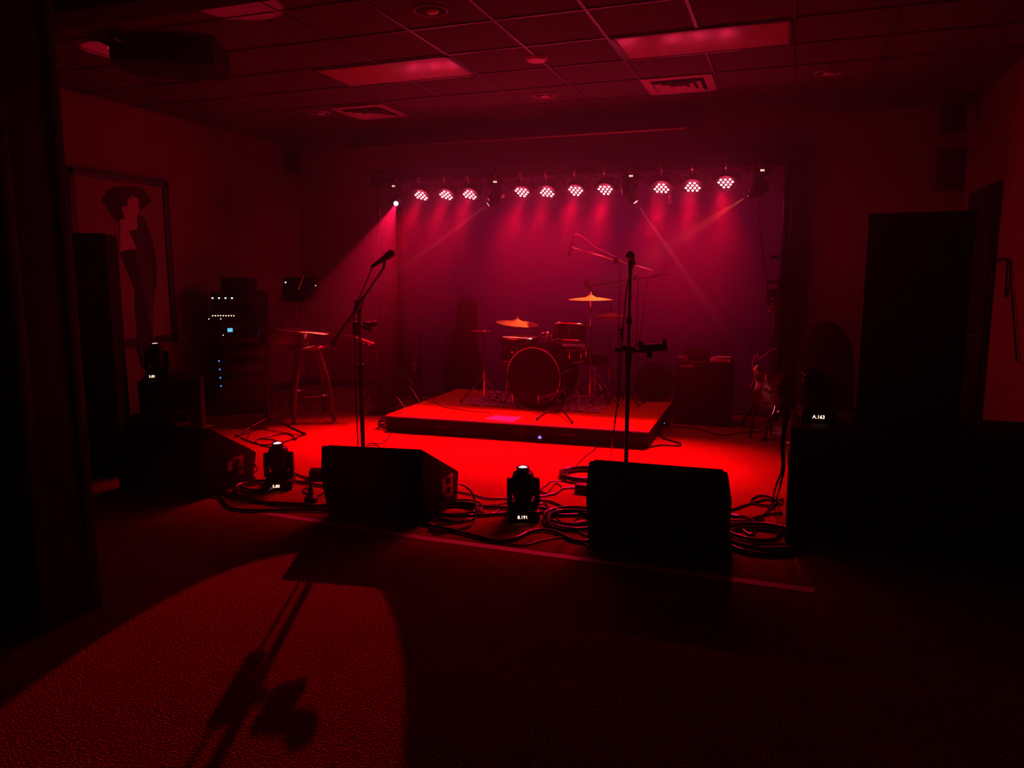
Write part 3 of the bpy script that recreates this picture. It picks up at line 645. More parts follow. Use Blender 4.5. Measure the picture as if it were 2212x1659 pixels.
# overhead boom over drums
ft = Vector((-1.66, 7.95, SZ)); tp = ony(1335, 565, 8.0)
t = floor_stand('microphone_stand', 'tall chrome boom microphone stand over drums, slim microphone at far end', ft, tp.z - SZ, .30, .28, rot=-30)
a, b = ony(1240, 536, 7.9), ony(1413, 585, 8.0)
part('boom', MB().cyl(a, b, .009), 'chrome', t, 'bright boom arm'); part('pivot', MB().ball(ony(1332, 562, 7.96), .028).cyl(ony(1329, 556, 7.95), ony(1329, 570, 7.95), .02), 'black', t)
mt = thing('microphone', 'slim pencil microphone hanging at the end of the overhead boom', 'microphone', ony(1232, 532, 7.88))
part('body', MB().cyl(ony(1229, 552, 7.88), ony(1236, 520, 7.88), .020, .014).cyl(ony(1236, 520, 7.88), ony(1239, 508, 7.88), .010, .006), 'black', mt)
part('clip', MB().ball(ony(1237, 534, 7.88), .015), 'chrome', mt)
solo('microphone_cable', 'pale thin cable looping above the overhead boom arm', 'cable', MB().tube([ony(1239, 508, 7.88), ony(1248, 506, 7.9), ony(1265, 516, 7.9), ony(1285, 533, 7.95), ony(1310, 545, 7.95), ony(1330, 556, 7.95), ony(1345, 566, 7.95), ony(1361, 575, 7.97), ony(1358, 600, 7.97), ony(1362, 620, 7.97)], .0035), 'whitecable')
# second boom
ft = Vector((-1.50, 8.12, SZ)); tp = ony(1373, 600, 8.12)
t = floor_stand('microphone_stand', 'dark boom microphone stand behind drums, boom arm rising to the right', ft, tp.z - SZ, .18, .28, rot=70)
a, b = ony(1275, 617, 8.1), ony(1446, 592, 8.12); part('boom', MB().cyl(a, b, .010).cyl(b.lerp(a, .25), b, .014), 'blackm', t); part('pivot', MB().ball(tp, .028), 'black', t)
mt = thing('microphone', 'dark vocal microphone angled over the highest cymbal', 'microphone', ony(1268, 615, 8.08)); mic_body(mt, ony(1268, 615, 8.08), ony(1262, 606, 8.08) - ony(1278, 628, 8.08), s=1.1, nm='body')
solo('microphone_cable', 'dark cable hanging from the rear boom stand', 'cable', MB().tube([ony(1280, 633, 8.1), ony(1310, 630, 8.1), ony(1350, 615, 8.1), ony(1395, 604, 8.1), ony(1393, 640, 8.1), ony(1386, 700, 8.1), ony(1380, 760, 8.1), ony(1378, 850, 8.1)], .004), 'cable')

# ------------------------------------------------------------------ drum kit
def drum(name, label, c, ax, r, h, legs=None, topm='head', lugs=8, cat='drum'):
    c = Vector(c); ax = Vector(ax).normalized(); x, y, z = basis(ax); t = thing(name, label, cat, c)
    part('shell', MB().lathe([(r * .93, -h / 2 + .01), (r * .96, -h / 2 + .01), (r * .96, h / 2 - .01), (r * .93, h / 2 - .01)], c, ax, 48), 'shell', t)
    for sg in (-1, 1):
        part('hoop', MB().torus(c + ax * (sg * h / 2), ax, r, .010 if h < .3 else .014, 48, 8), 'chrome' if h < .3 else 'shell', t)
        part('drum_head', MB().lathe([(r * .98, (h / 2 + .002) * sg), (r * .97, (h / 2 + .006) * sg), (.01, (h / 2 + .006) * sg)], c, ax, 48), topm if sg > 0 else 'dhead', t)
    for i in range(lugs):
        a = 2 * pi * (i + .3) / lugs; d = x * cos(a) + y * sin(a)
        lg = MB().box((0, 0, 0), (.001, .001, .001)); lg = MB(); lg.cyl(c + d * (r * .985) - ax * (h * .5), c + d * (r * .985) + ax * (h * .5), .0035, n=6)
        lg.cyl(c + d * (r * .97) - ax * (h * .16), c + d * (r * .97) + ax * (h * .16), .012, n=8).ball(c + d * (r * 1.03) + ax * (h * .5), .008, n=8).ball(c + d * (r * 1.03) - ax * (h * .5), .008, n=8)
        part('lug', lg, 'chrome', t)
    return t
kc = Vector((-2.37, 7.52, SZ + .335)); kax = Vector((-.12, -1, 0))
kd = drum('bass_drum', 'large dark bass drum standing on its side at the centre of riser', kc, kax, .305, .42, topm='dhead', lugs=10)
kx = Vector((1, -.12, 0)).normalized()
part('hoop_rim', MB().torus(kc + kax.normalized() * .225, kax, .298, .005, 56, 8), 'chrome', kd)
for s_ in (-1, 1):
    b0 = kc + kx * (.27 * s_) + Vector((0, 0, -.08)) + kax.normalized() * .08
    part('spur', MB().cyl(b0, Vector((b0.x + .10 * s_, b0.y - .12, SZ + .015)), .008).ball((b0.x + .10 * s_, b0.y - .12, SZ + .015), .014), 'chrome', kd)
drum('rack_tom', 'small dark tom drum mounted above right side of bass drum', ony(1231, 720, 7.66), (.02, .20, 1), .175, .17)
drum('snare_drum', 'snare drum with bright skin just below the rack tom', ony(1231, 750, 7.80) - Vector((0, 0, .065)), (0, -.10, 1), .175, .13, lugs=8)
ftc = Vector((-2.66, 7.62, .745)); t = drum('floor_tom', 'dark floor tom on the left side of the bass drum', ftc, (.02, .0, 1), .20, .24)
for i in range(3):
    a = rad(30 + 120 * i); d = Vector((cos(a), sin(a), 0)); q = ftc + d * .215
    part('leg', MB().cyl(q + Vector((0, 0, .04)), Vector((q.x, q.y, SZ + .02)), .006).ball((q.x, q.y, SZ + .014), .012).box(q, (.03, .03, .05), .006), 'chrome', t)
mt_ = thing('tom_mount', 'chrome tom mount with clamps on top of the bass drum', 'drum hardware', kc + Vector((.02, 0, .31)))
q = kc + Vector((.06, .05, .30)); part('post', MB().cyl(q, q + Vector((0, 0, .17)), .013), 'chrome', mt_)
part('arm', MB().tube([q + Vector((0, 0, .14)), ony(1180, 738, 7.5), ony(1205, 735, 7.55), ony(1214, 748, 7.55)], .008), 'chrome', mt_)
part('arm', MB().tube([q + Vector((0, 0, .15)), ony(1170, 722, 7.55), ony(1160, 735, 7.6)], .008), 'chrome', mt_)
part('clamp', MB().box(q + Vector((-.04, 0, .15)), (.05, .04, .04), .008).ball(ony(1182, 720, 7.5), .022).ball(ony(1191, 726, 7.5), .018).box(ony(1176, 724, 7.5), (.04, .03, .05), .006), 'chrome', mt_)
def cymbal(label, c, r, ax, foot, stand_label, spread=.27, rot=15, zh=.28, m='brass'):
    c = Vector(c); ax = Vector(ax).normalized(); t = thing('cymbal', label, 'cymbal', c)
    part('bow', MB().lathe([(r, 0), (r * .75, .010), (r * .45, .019), (r * .24, .024), (r * .20, .030), (r * .13, .042), (.012, .046), (.012, .043), (r * .13, .039), (r * .22, .021), (r * .45, .016), (r * .75, .007), (r, -.0012)], c, ax, 56, caps=False), m, t)
    part('wing_nut', MB().cyl(c + ax * .045, c + ax * .085, .012, .008).cyl(c + ax * .08, c + ax * .11, .005).ball(c + ax * .06, .018), 'chrome', t)
    foot = Vector(foot)
    s = floor_stand('cymbal_stand', stand_label, foot, c.z - foot.z - .06, spread, zh, m='chrome', rot=rot, r=.011, cat='cymbal stand')
    part('tilter', MB().cyl((foot.x, foot.y, c.z - .08), c - ax * .004, .010).ball((foot.x, foot.y, c.z - .07), .02), 'chrome', s)
cymbal('bronze crash cymbal tilted over the floor tom at left', ony(1117, 699, 7.75), .235, (.10, -.05, 1), (ony(1117, 699, 7.75).x, 7.88, SZ), 'cymbal stand under the tilted left crash cymbal', rot=90)
c = ony(1276, 647, 7.8); cymbal('highest bronze cymbal, level, to the right above the rack tom', c, .235, (0, -.02, 1), (c.x, 7.82, SZ), 'tall cymbal stand with wide legs right of the bass drum', spread=.34, rot=-15, zh=.42)
c = ony(1319, 684, 8.05); t = thing('hi_hat', 'pair of hi-hat cymbals at the right of the kit, partly behind stands', 'cymbal', c)
for sg in (1, -1):
    part('cymbal_plate', MB().lathe([(.17, 0), (.12, .010 * sg), (.06, .020 * sg), (.04, .034 * sg), (.01, .038 * sg), (.01, .035 * sg), (.06, .016 * sg), (.17, -.001 * sg)], c + Vector((0, 0, .006 * sg)), (0, 0, 1), 48, caps=False), 'brass', t)
part('clutch', MB().cyl(c + Vector((0, 0, .03)), c + Vector((0, 0, .15)), .005).cyl(c + Vector((0, 0, .04)), c + Vector((0, 0, .08)), .014), 'chrome', t)
s = floor_stand('hi_hat_stand', 'chrome hi-hat stand at the right of the kit', (c.x, c.y, SZ), c.z - SZ - .04, .24, .34, m='chrome', rot=40, cat='cymbal stand')
part('pedal', MB().box((c.x - .02, c.y - .02 + .12, SZ + .05), (.09, .26, .012), .003, Matrix.Rotation(rad(12), 3, 'X')), 'chrome', s)
fa = onz(1046, 868, SZ); s = floor_stand('cymbal_stand', 'bare cymbal stand with short cross rod, left of the drums', fa, ony(1046, 716, fa.y).z - SZ, .26, .30, m='chrome', rot=-20, cat='cymbal stand')
z_ = ony(1046, 715, fa.y); part('cross_rod', MB().cyl(ony(1021, 715, fa.y), ony(1058, 715, fa.y), .005).ball(z_, .018).cyl(z_, z_ - Vector((0, 0, .07)), .012), 'chrome', s)
s = thing('snare_stand', 'chrome snare stand under the snare drum', 'drum hardware', (-2.07, 7.82, SZ))
part('post', MB().cyl((-2.07, 7.82, SZ + .06), (-2.07, 7.82, .62), .011), 'chrome', s)
for i in range(3):
    a = rad(50 + 120 * i); d = Vector((cos(a), sin(a), 0)); o_ = Vector((-2.07, 7.82, 0))
    part('leg', MB().cyl(o_ + Vector((0, 0, SZ + .22)), o_ + d * .21 + Vector((0, 0, SZ + .015)), .007).ball(o_ + d * .21 + Vector((0, 0, SZ + .015)), .012), 'chrome', s)
    part('basket_arm', MB().cyl(o_ + Vector((0, 0, .60)), o_ + d * .17 + Vector((0, 0, .64)), .006), 'chrome', s)
th_ = thing('drum_throne', 'round dark drum stool behind the snare drum', 'stool', (-1.95, 8.12, SZ)); part('seat', MB().lathe([(.15, 0), (.165, .02), (.165, .06), (.14, .08), (.02, .085)], (-1.95, 8.12, .56), (0, 0, 1), 32), 'cloth', th_)
part('post', MB().cyl((-1.95, 8.12, SZ + .05), (-1.95, 8.12, .57), .014), 'chrome', th_)
for i in range(3):
    a = rad(80 + 120 * i); part('leg', MB().cyl((-1.95, 8.12, SZ + .25), (-1.95 + .22 * cos(a), 8.12 + .20 * sin(a), SZ + .012), .008), 'chrome', th_)
bp = thing('bass_drum_pedal', 'chrome foot pedal behind the bass drum', 'drum hardware', (-2.22, 7.85, SZ))
part('footboard', MB().box((-2.2, 7.93, SZ + .05), (.08, .24, .012), .003, Matrix.Rotation(rad(14), 3, 'X')), 'chrome', bp); part('beater', MB().cyl((-2.2, 7.82, SZ + .04), (-2.2, 7.80, SZ + .27), .006).ball((-2.2, 7.79, SZ + .28), .025), 'head', bp)
# short boom in front of the kick
fk = onz(1205, 893, SZ); t = thing('microphone_stand', 'short black boom microphone stand in front of the bass drum', 'microphone stand', fk)
part('pole', MB().cyl(fk + Vector((0, 0, .02)), fk + Vector((0, 0, .20)), .009), 'blackm', t)
for uv in ((1236, 912), (1160, 905), (1215, 880)): part('leg', MB().cyl(fk + Vector((0, 0, .09)), onz(uv[0], uv[1], SZ + .012), .009).ball(onz(uv[0], uv[1], SZ + .014), .014), 'blackm', t)
part('boom', MB().cyl(fk + Vector((.06, 0, .23)), ony(1165, 862, 7.0), .008).ball(fk + Vector((0, 0, .20)), .018), 'blackm', t)
mt = thing('microphone', 'dark microphone aimed at the bass drum skin', 'microphone', ony(1160, 860, 7.0)); mic_body(mt, ony(1163, 861, 7.0), (-.3, 1, .1), s=1.0, nm='body')

# ------------------------------------------------------------------ guitars, stool
def half(prof, k=6):
    p = smooth_path([(a, b, 0) for a, b in prof], k); up_ = [(q.x, max(0, q.y)) for q in p]; return up_ + [(a, -b) for a, b in reversed(up_[1:-1])]
AC = [(0, 0), (.012, .08), (.05, .15), (.13, .19), (.22, .175), (.30, .135), (.36, .125), (.42, .138), (.465, .12), (.485, .06), (.49, 0)]
def acoustic(label, o, U, V, N, s=1.0):
    o = Vector(o); U, V, N = [Vector(q).normalized() for q in (U, V, N)]; t = thing('acoustic_guitar', label, 'guitar', o)
    H = half(AC); P = lambda a, b, c: o + U * (a * s) + V * (b * s) + N * (c * s)
    part('body', MB().prism([(a * s, b * s) for a, b in H], P(0, 0, -.105), U, V, N, .105 * s, .003), 'woodd', t)
    part('soundboard', MB().prism([(a * s * .985 + .003, b * s * .98) for a, b in H], P(0, 0, .0005), U, V, N, .004 * s), 'woodg', t)
    part('sound_hole', MB().lathe([(.05 * s, 0), (.05 * s, .0015)], P(.33, 0, .005), N, 28), 'void', t)
    part('bridge', MB().box((0, 0, 0), (.03 * s, .15 * s, .012 * s), .003, Matrix((U, V, N)).transposed()), 'woodd', t)
    br = t.children[-1]; br.location = P(.14, 0, .009) - t.location
    part('neck', MB().prism([(.40 * s, .028 * s), (.86 * s, .022 * s), (.86 * s, -.022 * s), (.40 * s, -.028 * s)], P(0, 0, -.012), U, V, N, .022 * s, .003), 'woodd', t)
    part('fretboard', MB().prism([(.38 * s, .027 * s), (.86 * s, .021 * s), (.86 * s, -.021 * s), (.38 * s, -.027 * s)], P(0, 0, .010), U, V, N, .006 * s), 'woodd', t)
    U2 = (U * .97 - N * .24).normalized(); N2 = V.cross(U2).normalized(); N2 = N2 if N2.dot(N) > 0 else -N2
    hd_ = part('headstock', MB().prism([(0, .022 * s), (.03 * s, .036 * s), (.17 * s, .038 * s), (.17 * s, -.038 * s), (.03 * s, -.036 * s), (0, -.022 * s)], P(.86, 0, -.006), U2, V, N2, .014 * s, .002), 'maple', t)
    for i in range(3):
        for sg in (-1, 1):
            q = P(.86, 0, 0) + U2 * ((.045 + .048 * i) * s) + V * (.042 * sg * s); part('tuning_peg', MB().cyl(q - N2 * .012 * s, q + V * (.02 * sg * s) - N2 * .012 * s, .004 * s).ball(q + V * (.026 * sg * s) - N2 * .012 * s, .010 * s, n=10), 'chrome', hd_)
    sm = MB()
    for i in range(6):
        b = (i - 2.5) * .0085; sm.cyl(P(.14, b, .017), P(.86, b * .75, .018), .0011, n=5)
    part('strings', sm, 'chrome', t); return t
sz = .80
so = Vector((-4.73, 6.80, 0)); bs = thing('bar_stool', 'tall round bar stool with foot ring, acoustic guitar lying on it', 'stool', so)
part('seat', MB().lathe([(.17, 0), (.205, .01), (.21, .035), (.195, .055), (.05, .06)], so + Vector((0, 0, sz - .06)), (0, 0, 1), 40), 'woodd', bs)
fc = [onz(635, 917, 0), onz(722, 911, 0), onz(703, 890, 0), onz(632, 893, 0)]; cc = sum(fc, Vector()) / 4
for q in fc: part('leg', MB().tube([Vector((so.x, so.y, sz - .05)) + (q - cc).normalized() * .15, (so + (q - cc) * .82) + Vector((0, 0, .4)), q + Vector((0, 0, .01))], .023, n=10), 'woodd', bs)
part('foot_ring', MB().torus(cc + Vector((0, 0, .27)), (0, 0, 1), .245, .009, 48, 8), 'chrome', bs)
gU = (Rv * 1.0 + Vector((0, 0, -.10))).normalized(); gV = Vector((-Rv.y, Rv.x, 0)); gN = gU.cross(gV).normalized(); gV = gN.cross(gU)
go = Vector((-4.73, 6.80, 0)) - Rv * .50 + Vector((0, 0, sz + .17)) - gV * .02
acoustic('acoustic guitar lying flat on the bar stool', go, gU, gV, gN, 1.17)
def solid_guitar(name, label, o, U, V, N, s, bm, headm, nk=.62, bass=True):
    o = Vector(o); U, V, N = [Vector(q).normalized() for q in (U, V, N)]; t = thing(name, label, 'guitar', o)
    pts = [(0, .0), (.015, .09), (.06, .155), (.13, .165), (.20, .125), (.27, .115), (.34, .15), (.42, .155), (.455, .12), (.42, .085), (.37, .05), (.37, -.05), (.39, -.08), (.43, -.12), (.40, -.15), (.33, -.145), (.27, -.115), (.20, -.13), (.12, -.17), (.05, -.15), (.01, -.08)]
    p = smooth_path([(a, b, 0) for a, b in pts + [pts[0]]], 4)[:-1]
    P = lambda a, b, c: o + U * (a * s) + V * (b * s) + N * (c * s)
    part('body', MB().prism([(q.x * s, q.y * s) for q in p], P(0, 0, -.04), U, V, N, .04 * s, .003), bm, t)
    part('pickguard', MB().prism([(a * s, b * s) for a, b in [(.10, -.02), (.16, .05), (.30, .05), (.37, .04), (.37, -.05), (.33, -.11), (.22, -.09), (.12, -.13), (.05, -.10), (.06, -.06)]], P(0, 0, .0005), U, V, N, .003), 'guard', t)
    Rm = Matrix((U, V, N)).transposed()
    for a, b in ((.205, .018), (.185, -.03)): part('pickup', MB().box(P(a, b, .008), (.028 * s, .05 * s, .012 * s), .003, Rm), 'black', t)
    br = part('bridge', MB().box(P(.065, 0, .005), (.05 * s, .075 * s, .006 * s), .002, Rm), 'chrome', t)
    for i in range(4): part('saddle', MB().box(P(.062, (i - 1.5) * .019, .012), (.028 * s, .011 * s, .010 * s), .002, Rm), 'chrome', br)
    part('neck', MB().prism([(.30 * s, .031 * s), ((.37 + nk) * s, .021 * s), ((.37 + nk) * s, -.021 * s), (.30 * s, -.031 * s)], P(0, 0, .0), U, V, N, .020 * s, .003), headm, t)
    hs = part('headstock', MB().prism([(0, .02 * s), (.03 * s, .045 * s), (.10 * s, .05 * s), (.19 * s, .035 * s), (.20 * s, .005 * s), (.16 * s, -.03 * s), (.04 * s, -.03 * s), (0, -.02 * s)], P(.37 + nk, 0, .0), U, V, N, .014 * s, .002), headm, t)
    for i in range(4): q = P(.37 + nk + .035 + .043 * i, .05 - .004 * i, .004); part('tuning_peg', MB().cyl(q, q + V * .022 * s, .005 * s).ball(q + V * .03 * s, .011 * s, n=10).cyl(P(.37 + nk + .035 + .043 * i, .02, .01), P(.37 + nk + .035 + .043 * i, .02, .028), .008 * s), 'chrome', hs)
    for a, b in ((.10, -.125), (.07, -.10), (.135, -.13)): part('knob', MB().cyl(P(a, b, .003), P(a, b, .018), .010 * s), 'chrome', t)
    sm = MB()
    for i in range(4): sm.cyl(P(.06, (i - 1.5) * .019, .020), P(.37 + nk, (i - 1.5) * .010, .022), .0016, n=5)
    part('strings', sm, 'chrome', t); return t
bo = ony(1652, 884, 7.36); bt = ony(1684, 640, 7.56); bU = (bt - bo).normalized(); bV = Vector((-1, -.15, 0)); bV = (bV - bU * bV.dot(bU)).normalized(); bN = bV.cross(bU).normalized(); bN = bN if bN.y < 0 else -bN
solid_guitar('bass_guitar', 'dark bass guitar leaning on a stand at the right end of the truss', bo, bU, bV, bN, (bt - bo).length / 1.19, 'bassbody', 'bassbody')
gs = thing('guitar_stand', 'black stand holding the bass guitar', 'guitar stand', (bo.x, 7.5, 0))
part('frame', MB().cyl((bo.x + .06, 7.62, .0), (bo.x + .06, 7.60, .95), .012).tube([(bo.x - .12, 7.32, .01), (bo.x - .08, 7.38, bo.z - .02), (bo.x + .06, 7.60, .35), (bo.x + .14, 7.38, bo.z - .02), (bo.x + .18, 7.32, .01)], .012), 'blackm', gs)
part('cradle', MB().cyl((bo.x - .10, 7.40, bo.z - .015), (bo.x - .10, 7.26, bo.z - .015), .012).cyl((bo.x + .12, 7.40, bo.z - .015), (bo.x + .12, 7.26, bo.z - .015), .012).cyl((bo.x + .0, 7.56, .93), (bo.x + .12, 7.56, .93), .014), 'rubber', gs)
solo('instrument_cable', 'pale cord draped in loops over the bass guitar body', 'cable', MB().tube([ony(1620, 838, 7.25), ony(1629, 815, 7.25), ony(1625, 785, 7.25), ony(1632, 769, 7.25), ony(1637, 765, 7.25), ony(1640, 776, 7.25), ony(1655, 764, 7.25), ony(1668, 754, 7.28), ony(1678, 754, 7.3)], .005), 'whitecable')
solo('instrument_cable', 'short pale cord plugged into the lower edge of the bass guitar', 'cable', MB().tube([ony(1674, 877, 7.3), ony(1671, 890, 7.28), ony(1666, 897, 7.26), ony(1660, 902, 7.25), onz(1655, 925, .01)], .004), 'whitecable')
# dark guitar by the left end of the backdrop
eo = Vector((-4.22, 8.12, .30)); et = ony(903, 692, 8.3); eU = (et - eo).normalized(); eV = Vector((-1, 0, 0)); eV = (eV - eU * eV.dot(eU)).normalized(); eN = eV.cross(eU).normalized(); eN = eN if eN.y < 0 else -eN
solid_guitar('electric_guitar', 'dark electric guitar on stand at left corner of the backdrop', eo, eU, eV, eN, (et - eo).length / 1.15, 'black', 'woodd', .56)
gs = thing('guitar_stand', 'black stand holding electric guitar at left corner of the backdrop', 'guitar stand', (eo.x, 8.25, 0))
part('frame', MB().cyl((eo.x + .02, 8.34, .0), (eo.x + .02, 8.34, .8), .010).tube([(eo.x - .16, 8.0, .01), (eo.x - .06, 8.14, .27), (eo.x + .02, 8.34, .4), (eo.x + .10, 8.14, .27), (eo.x + .2, 8.0, .01)], .010), 'blackm', gs)
# gig bag against the backdrop
gp = [ony(u, v, 8.38) for u, v in ((958, 858), (958, 800), (972, 745), (984, 700), (987, 655), (995, 646), (1015, 646), (1024, 655), (1022, 700), (1022, 745), (1036, 790), (1040, 858))]
solo('guitar_bag', 'tall black guitar bag leaning upright against the backdrop', 'guitar case', MB().prism([(q.x, q.z) for q in gp], (0, 8.37, 0), (1, 0, 0), (0, 0, 1), (0, 1, 0), .13, .03), 'cloth')
# tilted amp left of riser
q = onz(868, 888, 0); R_ = Rz(rad(-72)) @ Matrix.Rotation(rad(-38), 3, 'X') @ Matrix.Rotation(rad(0), 3, 'Y')
ta = thing('guitar_amplifier', 'small dark combo amplifier tilted back left of the riser', 'amplifier', (-4.08, 7.40, 0))
part('cabinet', MB().box((-4.08, 7.45, .25), (.46, .24, .44), .015, R_), 'tolex', ta)
part('grille', MB().box(Vector((-4.08, 7.45, .25)) + R_ @ Vector((0, -.122, -.03)), (.42, .01, .34), .003, R_), 'grille', ta)
part('handle', MB().tube([Vector((-4.08, 7.45, .25)) + R_ @ Vector(v) for v in ((-.1, 0, .22), (-.07, 0, .25), (.07, 0, .25), (.1, 0, .22))], .008), 'rubber', ta)
part('tilt_leg', MB().cyl((-4.0, 7.25, .28), (-3.80, 7.28, .01), .008).cyl((-4.0, 7.65, .28), (-3.80, 7.62, .01), .008), 'chrome', ta)
# right amp
am = thing('guitar_amplifier', 'tall dark amplifier cabinet with script name, right of riser', 'amplifier', (-.76, 7.95, 0))
part('cabinet', MB().box((-.76, 7.96, .335), (.56, .30, .65), .014), 'tolex', am)
part('grille', MB().box((-.76, 7.806, .33), (.50, .010, .58), .003), 'grille', am)
part('top_piping', MB().cyl((-1.03, 7.812, .655), (-.49, 7.812, .655), .004), 'badge', am)
tx = text_mb('Fender', ony(1484, 790, 7.795), (.98, 0, .10), (.12, 0, 1), .052); part('name_script', tx, 'white', am, 'pale script lettering')
part('handle', MB().tube([(-.88, 7.96, .66), (-.84, 7.96, .69), (-.68, 7.96, .69), (-.64, 7.96, .66)], .009), 'rubber', am)
gbag = MB(); poly = [ony(u, v, 7.85) for u, v in ((1474, 773), (1474, 758), (1484, 751), (1505, 753), (1528, 762), (1529, 775))]
solo('soft_pouch', 'dark soft pouch lying on the right amplifier', 'bag', MB().prism([(q.x, q.z) for q in poly], (0, 7.86, 0), (1, 0, 0), (0, 0, 1), (0, 1, 0), .20, .02), 'cloth')
pa = thing('power_adapter', 'small square power adapter at the left edge of right amplifier top', 'adapter', ony(1480, 773, 7.85))
c = ony(1480, 768, 7.85); part('body', MB().box((c.x, 7.84, .692), (.062, .04, .056), .006), 'badge', pa); part('prong', MB().cyl((c.x - .03, 7.84, .70), (c.x - .065, 7.84, .70), .003).cyl((c.x - .03, 7.85, .69), (c.x - .065, 7.85, .69), .003), 'chrome', pa)
pm_ = MB().box((-.60, 7.92, .676), (.20, .19, .028), .003); solo('paper_pad', 'pad of bright paper on the right amplifier', 'paper', pm_, 'paper')
solo('plate', 'pale round plate lying on the paper pad', 'plate', MB().lathe([(.04, 0), (.085, .006), (.092, .012), (.088, .012), (.04, .004)], (-.585, 7.90, .692), (0, 0, 1), 36), 'white')
# arched gig bag right
ap = [ony(u, v, 7.5) for u, v in ((1722, 880), (1722, 790), (1733, 735), (1755, 703), (1785, 692), (1815, 703), (1838, 735), (1845, 790), (1845, 880))]
solo('padded_chair_back', 'tall dark arched gear bag standing behind the right subwoofer', 'bag', MB().prism([(q.x, q.z if q.z > .35 else .005) for q in ap], (0, 7.45, 0), (1, 0, 0), (0, 0, 1), (0, 1, 0), .28, .05), 'cloth').name = 'gear_bag'
rb = thing('conga_drum', 'round dark drum shape between rear boom stand and right amplifier', 'drum', (-1.25, 8.25, SZ))
rb.location = (-1.27, 8.25, SZ); c = Vector((ony(1415, 805, 8.2).x, 8.22, SZ + .22)); part('shell', MB().lathe([(.18, -.06), (.205, -.04), (.205, .04), (.18, .06)], c, (.1, -1, .1), 36), 'shell', rb); part('drum_head', MB().lathe([(.19, .062), (.02, .064)], c, (.1, -1, .1), 36), 'dhead', rb)
rb.name = 'spare_drum'; rb['label'] = 'dark round drum stood on edge left of the right amplifier'
# set lists on floor
sheet('paper_sheet', 'bright sheet of paper on floor under the bass guitar, lying nearest the subwoofer', 'paper', ((1672, 921), (1700, 926), (1700, 942), (1683, 938)), .002)
sheet('paper_sheet', 'long folded paper strip on floor, pointing left from under the bass guitar', 'paper', ((1640, 932), (1683, 934), (1696, 944), (1680, 940)), .004)

# ------------------------------------------------------------------ rack, music stand, left stand
rc = Vector((-5.72, 6.95, 0)); ra = rad(44); R_ = Rz(ra); Nf = R_ @ Vector((0, -1, 0)); Ux = R_ @ Vector((1, 0, 0))
rk = thing('equipment_rack', 'tall black equipment rack with blue and amber indicator lights', 'rack', rc)
rw, rd_, rh = .56, .50, 1.34
part('case', MB().box(rc + Vector((0, 0, rh / 2)), (rw, rd_, rh), .012, R_), 'black', rk)
fc_ = rc + Nf * (rd_ / 2)
for i, zz in enumerate((1.24, 1.12, 1.0, .86, .70, .54, .38, .20)):
    part('rack_unit', MB().box(fc_ + Nf * .008 + Vector((0, 0, zz)), (.48, .018, .085 if i < 3 else .12), .003, R_), 'blackm', rk)
def on_rack(u, v):
    r = ray(u, v); o = Vector((0, 0, CAMH)); return o + r * ((fc_ + Nf * .020 - o).dot(Nf) / r.dot(Nf))
for u in (459, 473, 487, 501): part('indicator_light', MB().ball(on_rack(u, 644), .009, n=8), 'bluew', rk, 'blue indicator light')
for i in range(9): part('indicator_light', MB().ball(on_rack(459.5 + 5.7 * i, 682), .007, n=8), 'amber', rk, 'amber indicator light')
for u, v in ((451, 689), (477, 689), (482, 724)): part('indicator_light', MB().ball(on_rack(u, v), .006, n=8), 'amber', rk, 'amber indicator light')
c = on_rack(497, 713); part('screen', MB().box(c, (.052, .006, .040), .001, R_), 'cyan', rk, 'glowing cyan screen')
for u, v in ((473, 780), (474.5, 798), (476, 816), (477.5, 834)): part('indicator_light', MB().ball(on_rack(u, v), .009, n=8), 'blue', rk, 'blue indicator light')
bx = thing('equipment_case', 'small black box sitting on top of the equipment rack', 'case', rc + Vector((0, 0, rh)))
part('body', MB().box(rc + Vector((0, 0, rh + .075)), (.36, .30, .15), .01, R_), 'black', bx); part('latch', MB().box(rc + Nf * .153 + Vector((0, 0, rh + .08)), (.04, .008, .03), .002, R_), 'blackm', bx)
mf = onz(628, 885, 0); mf = Vector((mf.x, mf.y, 0)); ms = thing('music_stand', 'black music stand desk with small lights behind the acoustic guitar', 'music stand', mf)
md0 = ony(648, 625, mf.y); part('pole', MB().cyl(mf + Vector((0, 0, .05)), (md0.x, md0.y + .03, md0.z - .03), .011), 'blackm', ms)
Rm = Rz(rad(20)) @ Matrix.Rotation(rad(-22), 3, 'X')
part('desk', MB().box(md0, (.38, .018, .28), .006, Rm).box(md0 + Rm @ Vector((0, -.03, -.135)), (.38, .06, .01), .003, Rm), 'black', ms)
for i in range(3):
    a = rad(10 + 120 * i); part('leg', MB().cyl(mf + Vector((0, 0, .18)), mf + Vector((.26 * cos(a), .26 * sin(a), .012)), .008), 'blackm', ms)
part('indicator_light', MB().ball(ony(617, 610, mf.y - .12), .009, n=8), 'green', ms, 'pale green light'); part('indicator_light', MB().ball(ony(682, 617, mf.y - .1), .006, n=8), 'amber', ms, 'small pale light')
part('pen', MB().cyl(ony(645, 625, mf.y - .10), ony(654, 599, mf.y - .10), .006).ball(ony(655, 597, mf.y - .10), .010, n=8), 'chrome', ms, 'bright thin rod')
lf = Vector((-4.84, 6.22, 0)); ls = thing('microphone_stand', 'thin black tripod microphone stand at left before the bar stool', 'microphone stand', lf)
tz = ony(576, 680, 6.22)
part('pole', MB().cyl(lf + Vector((0, 0, .08)), (tz.x, lf.y, tz.z), .009).cyl(lf + Vector((0, 0, .08)), lf + Vector((0, 0, .78)), .013), 'blackm', ls)
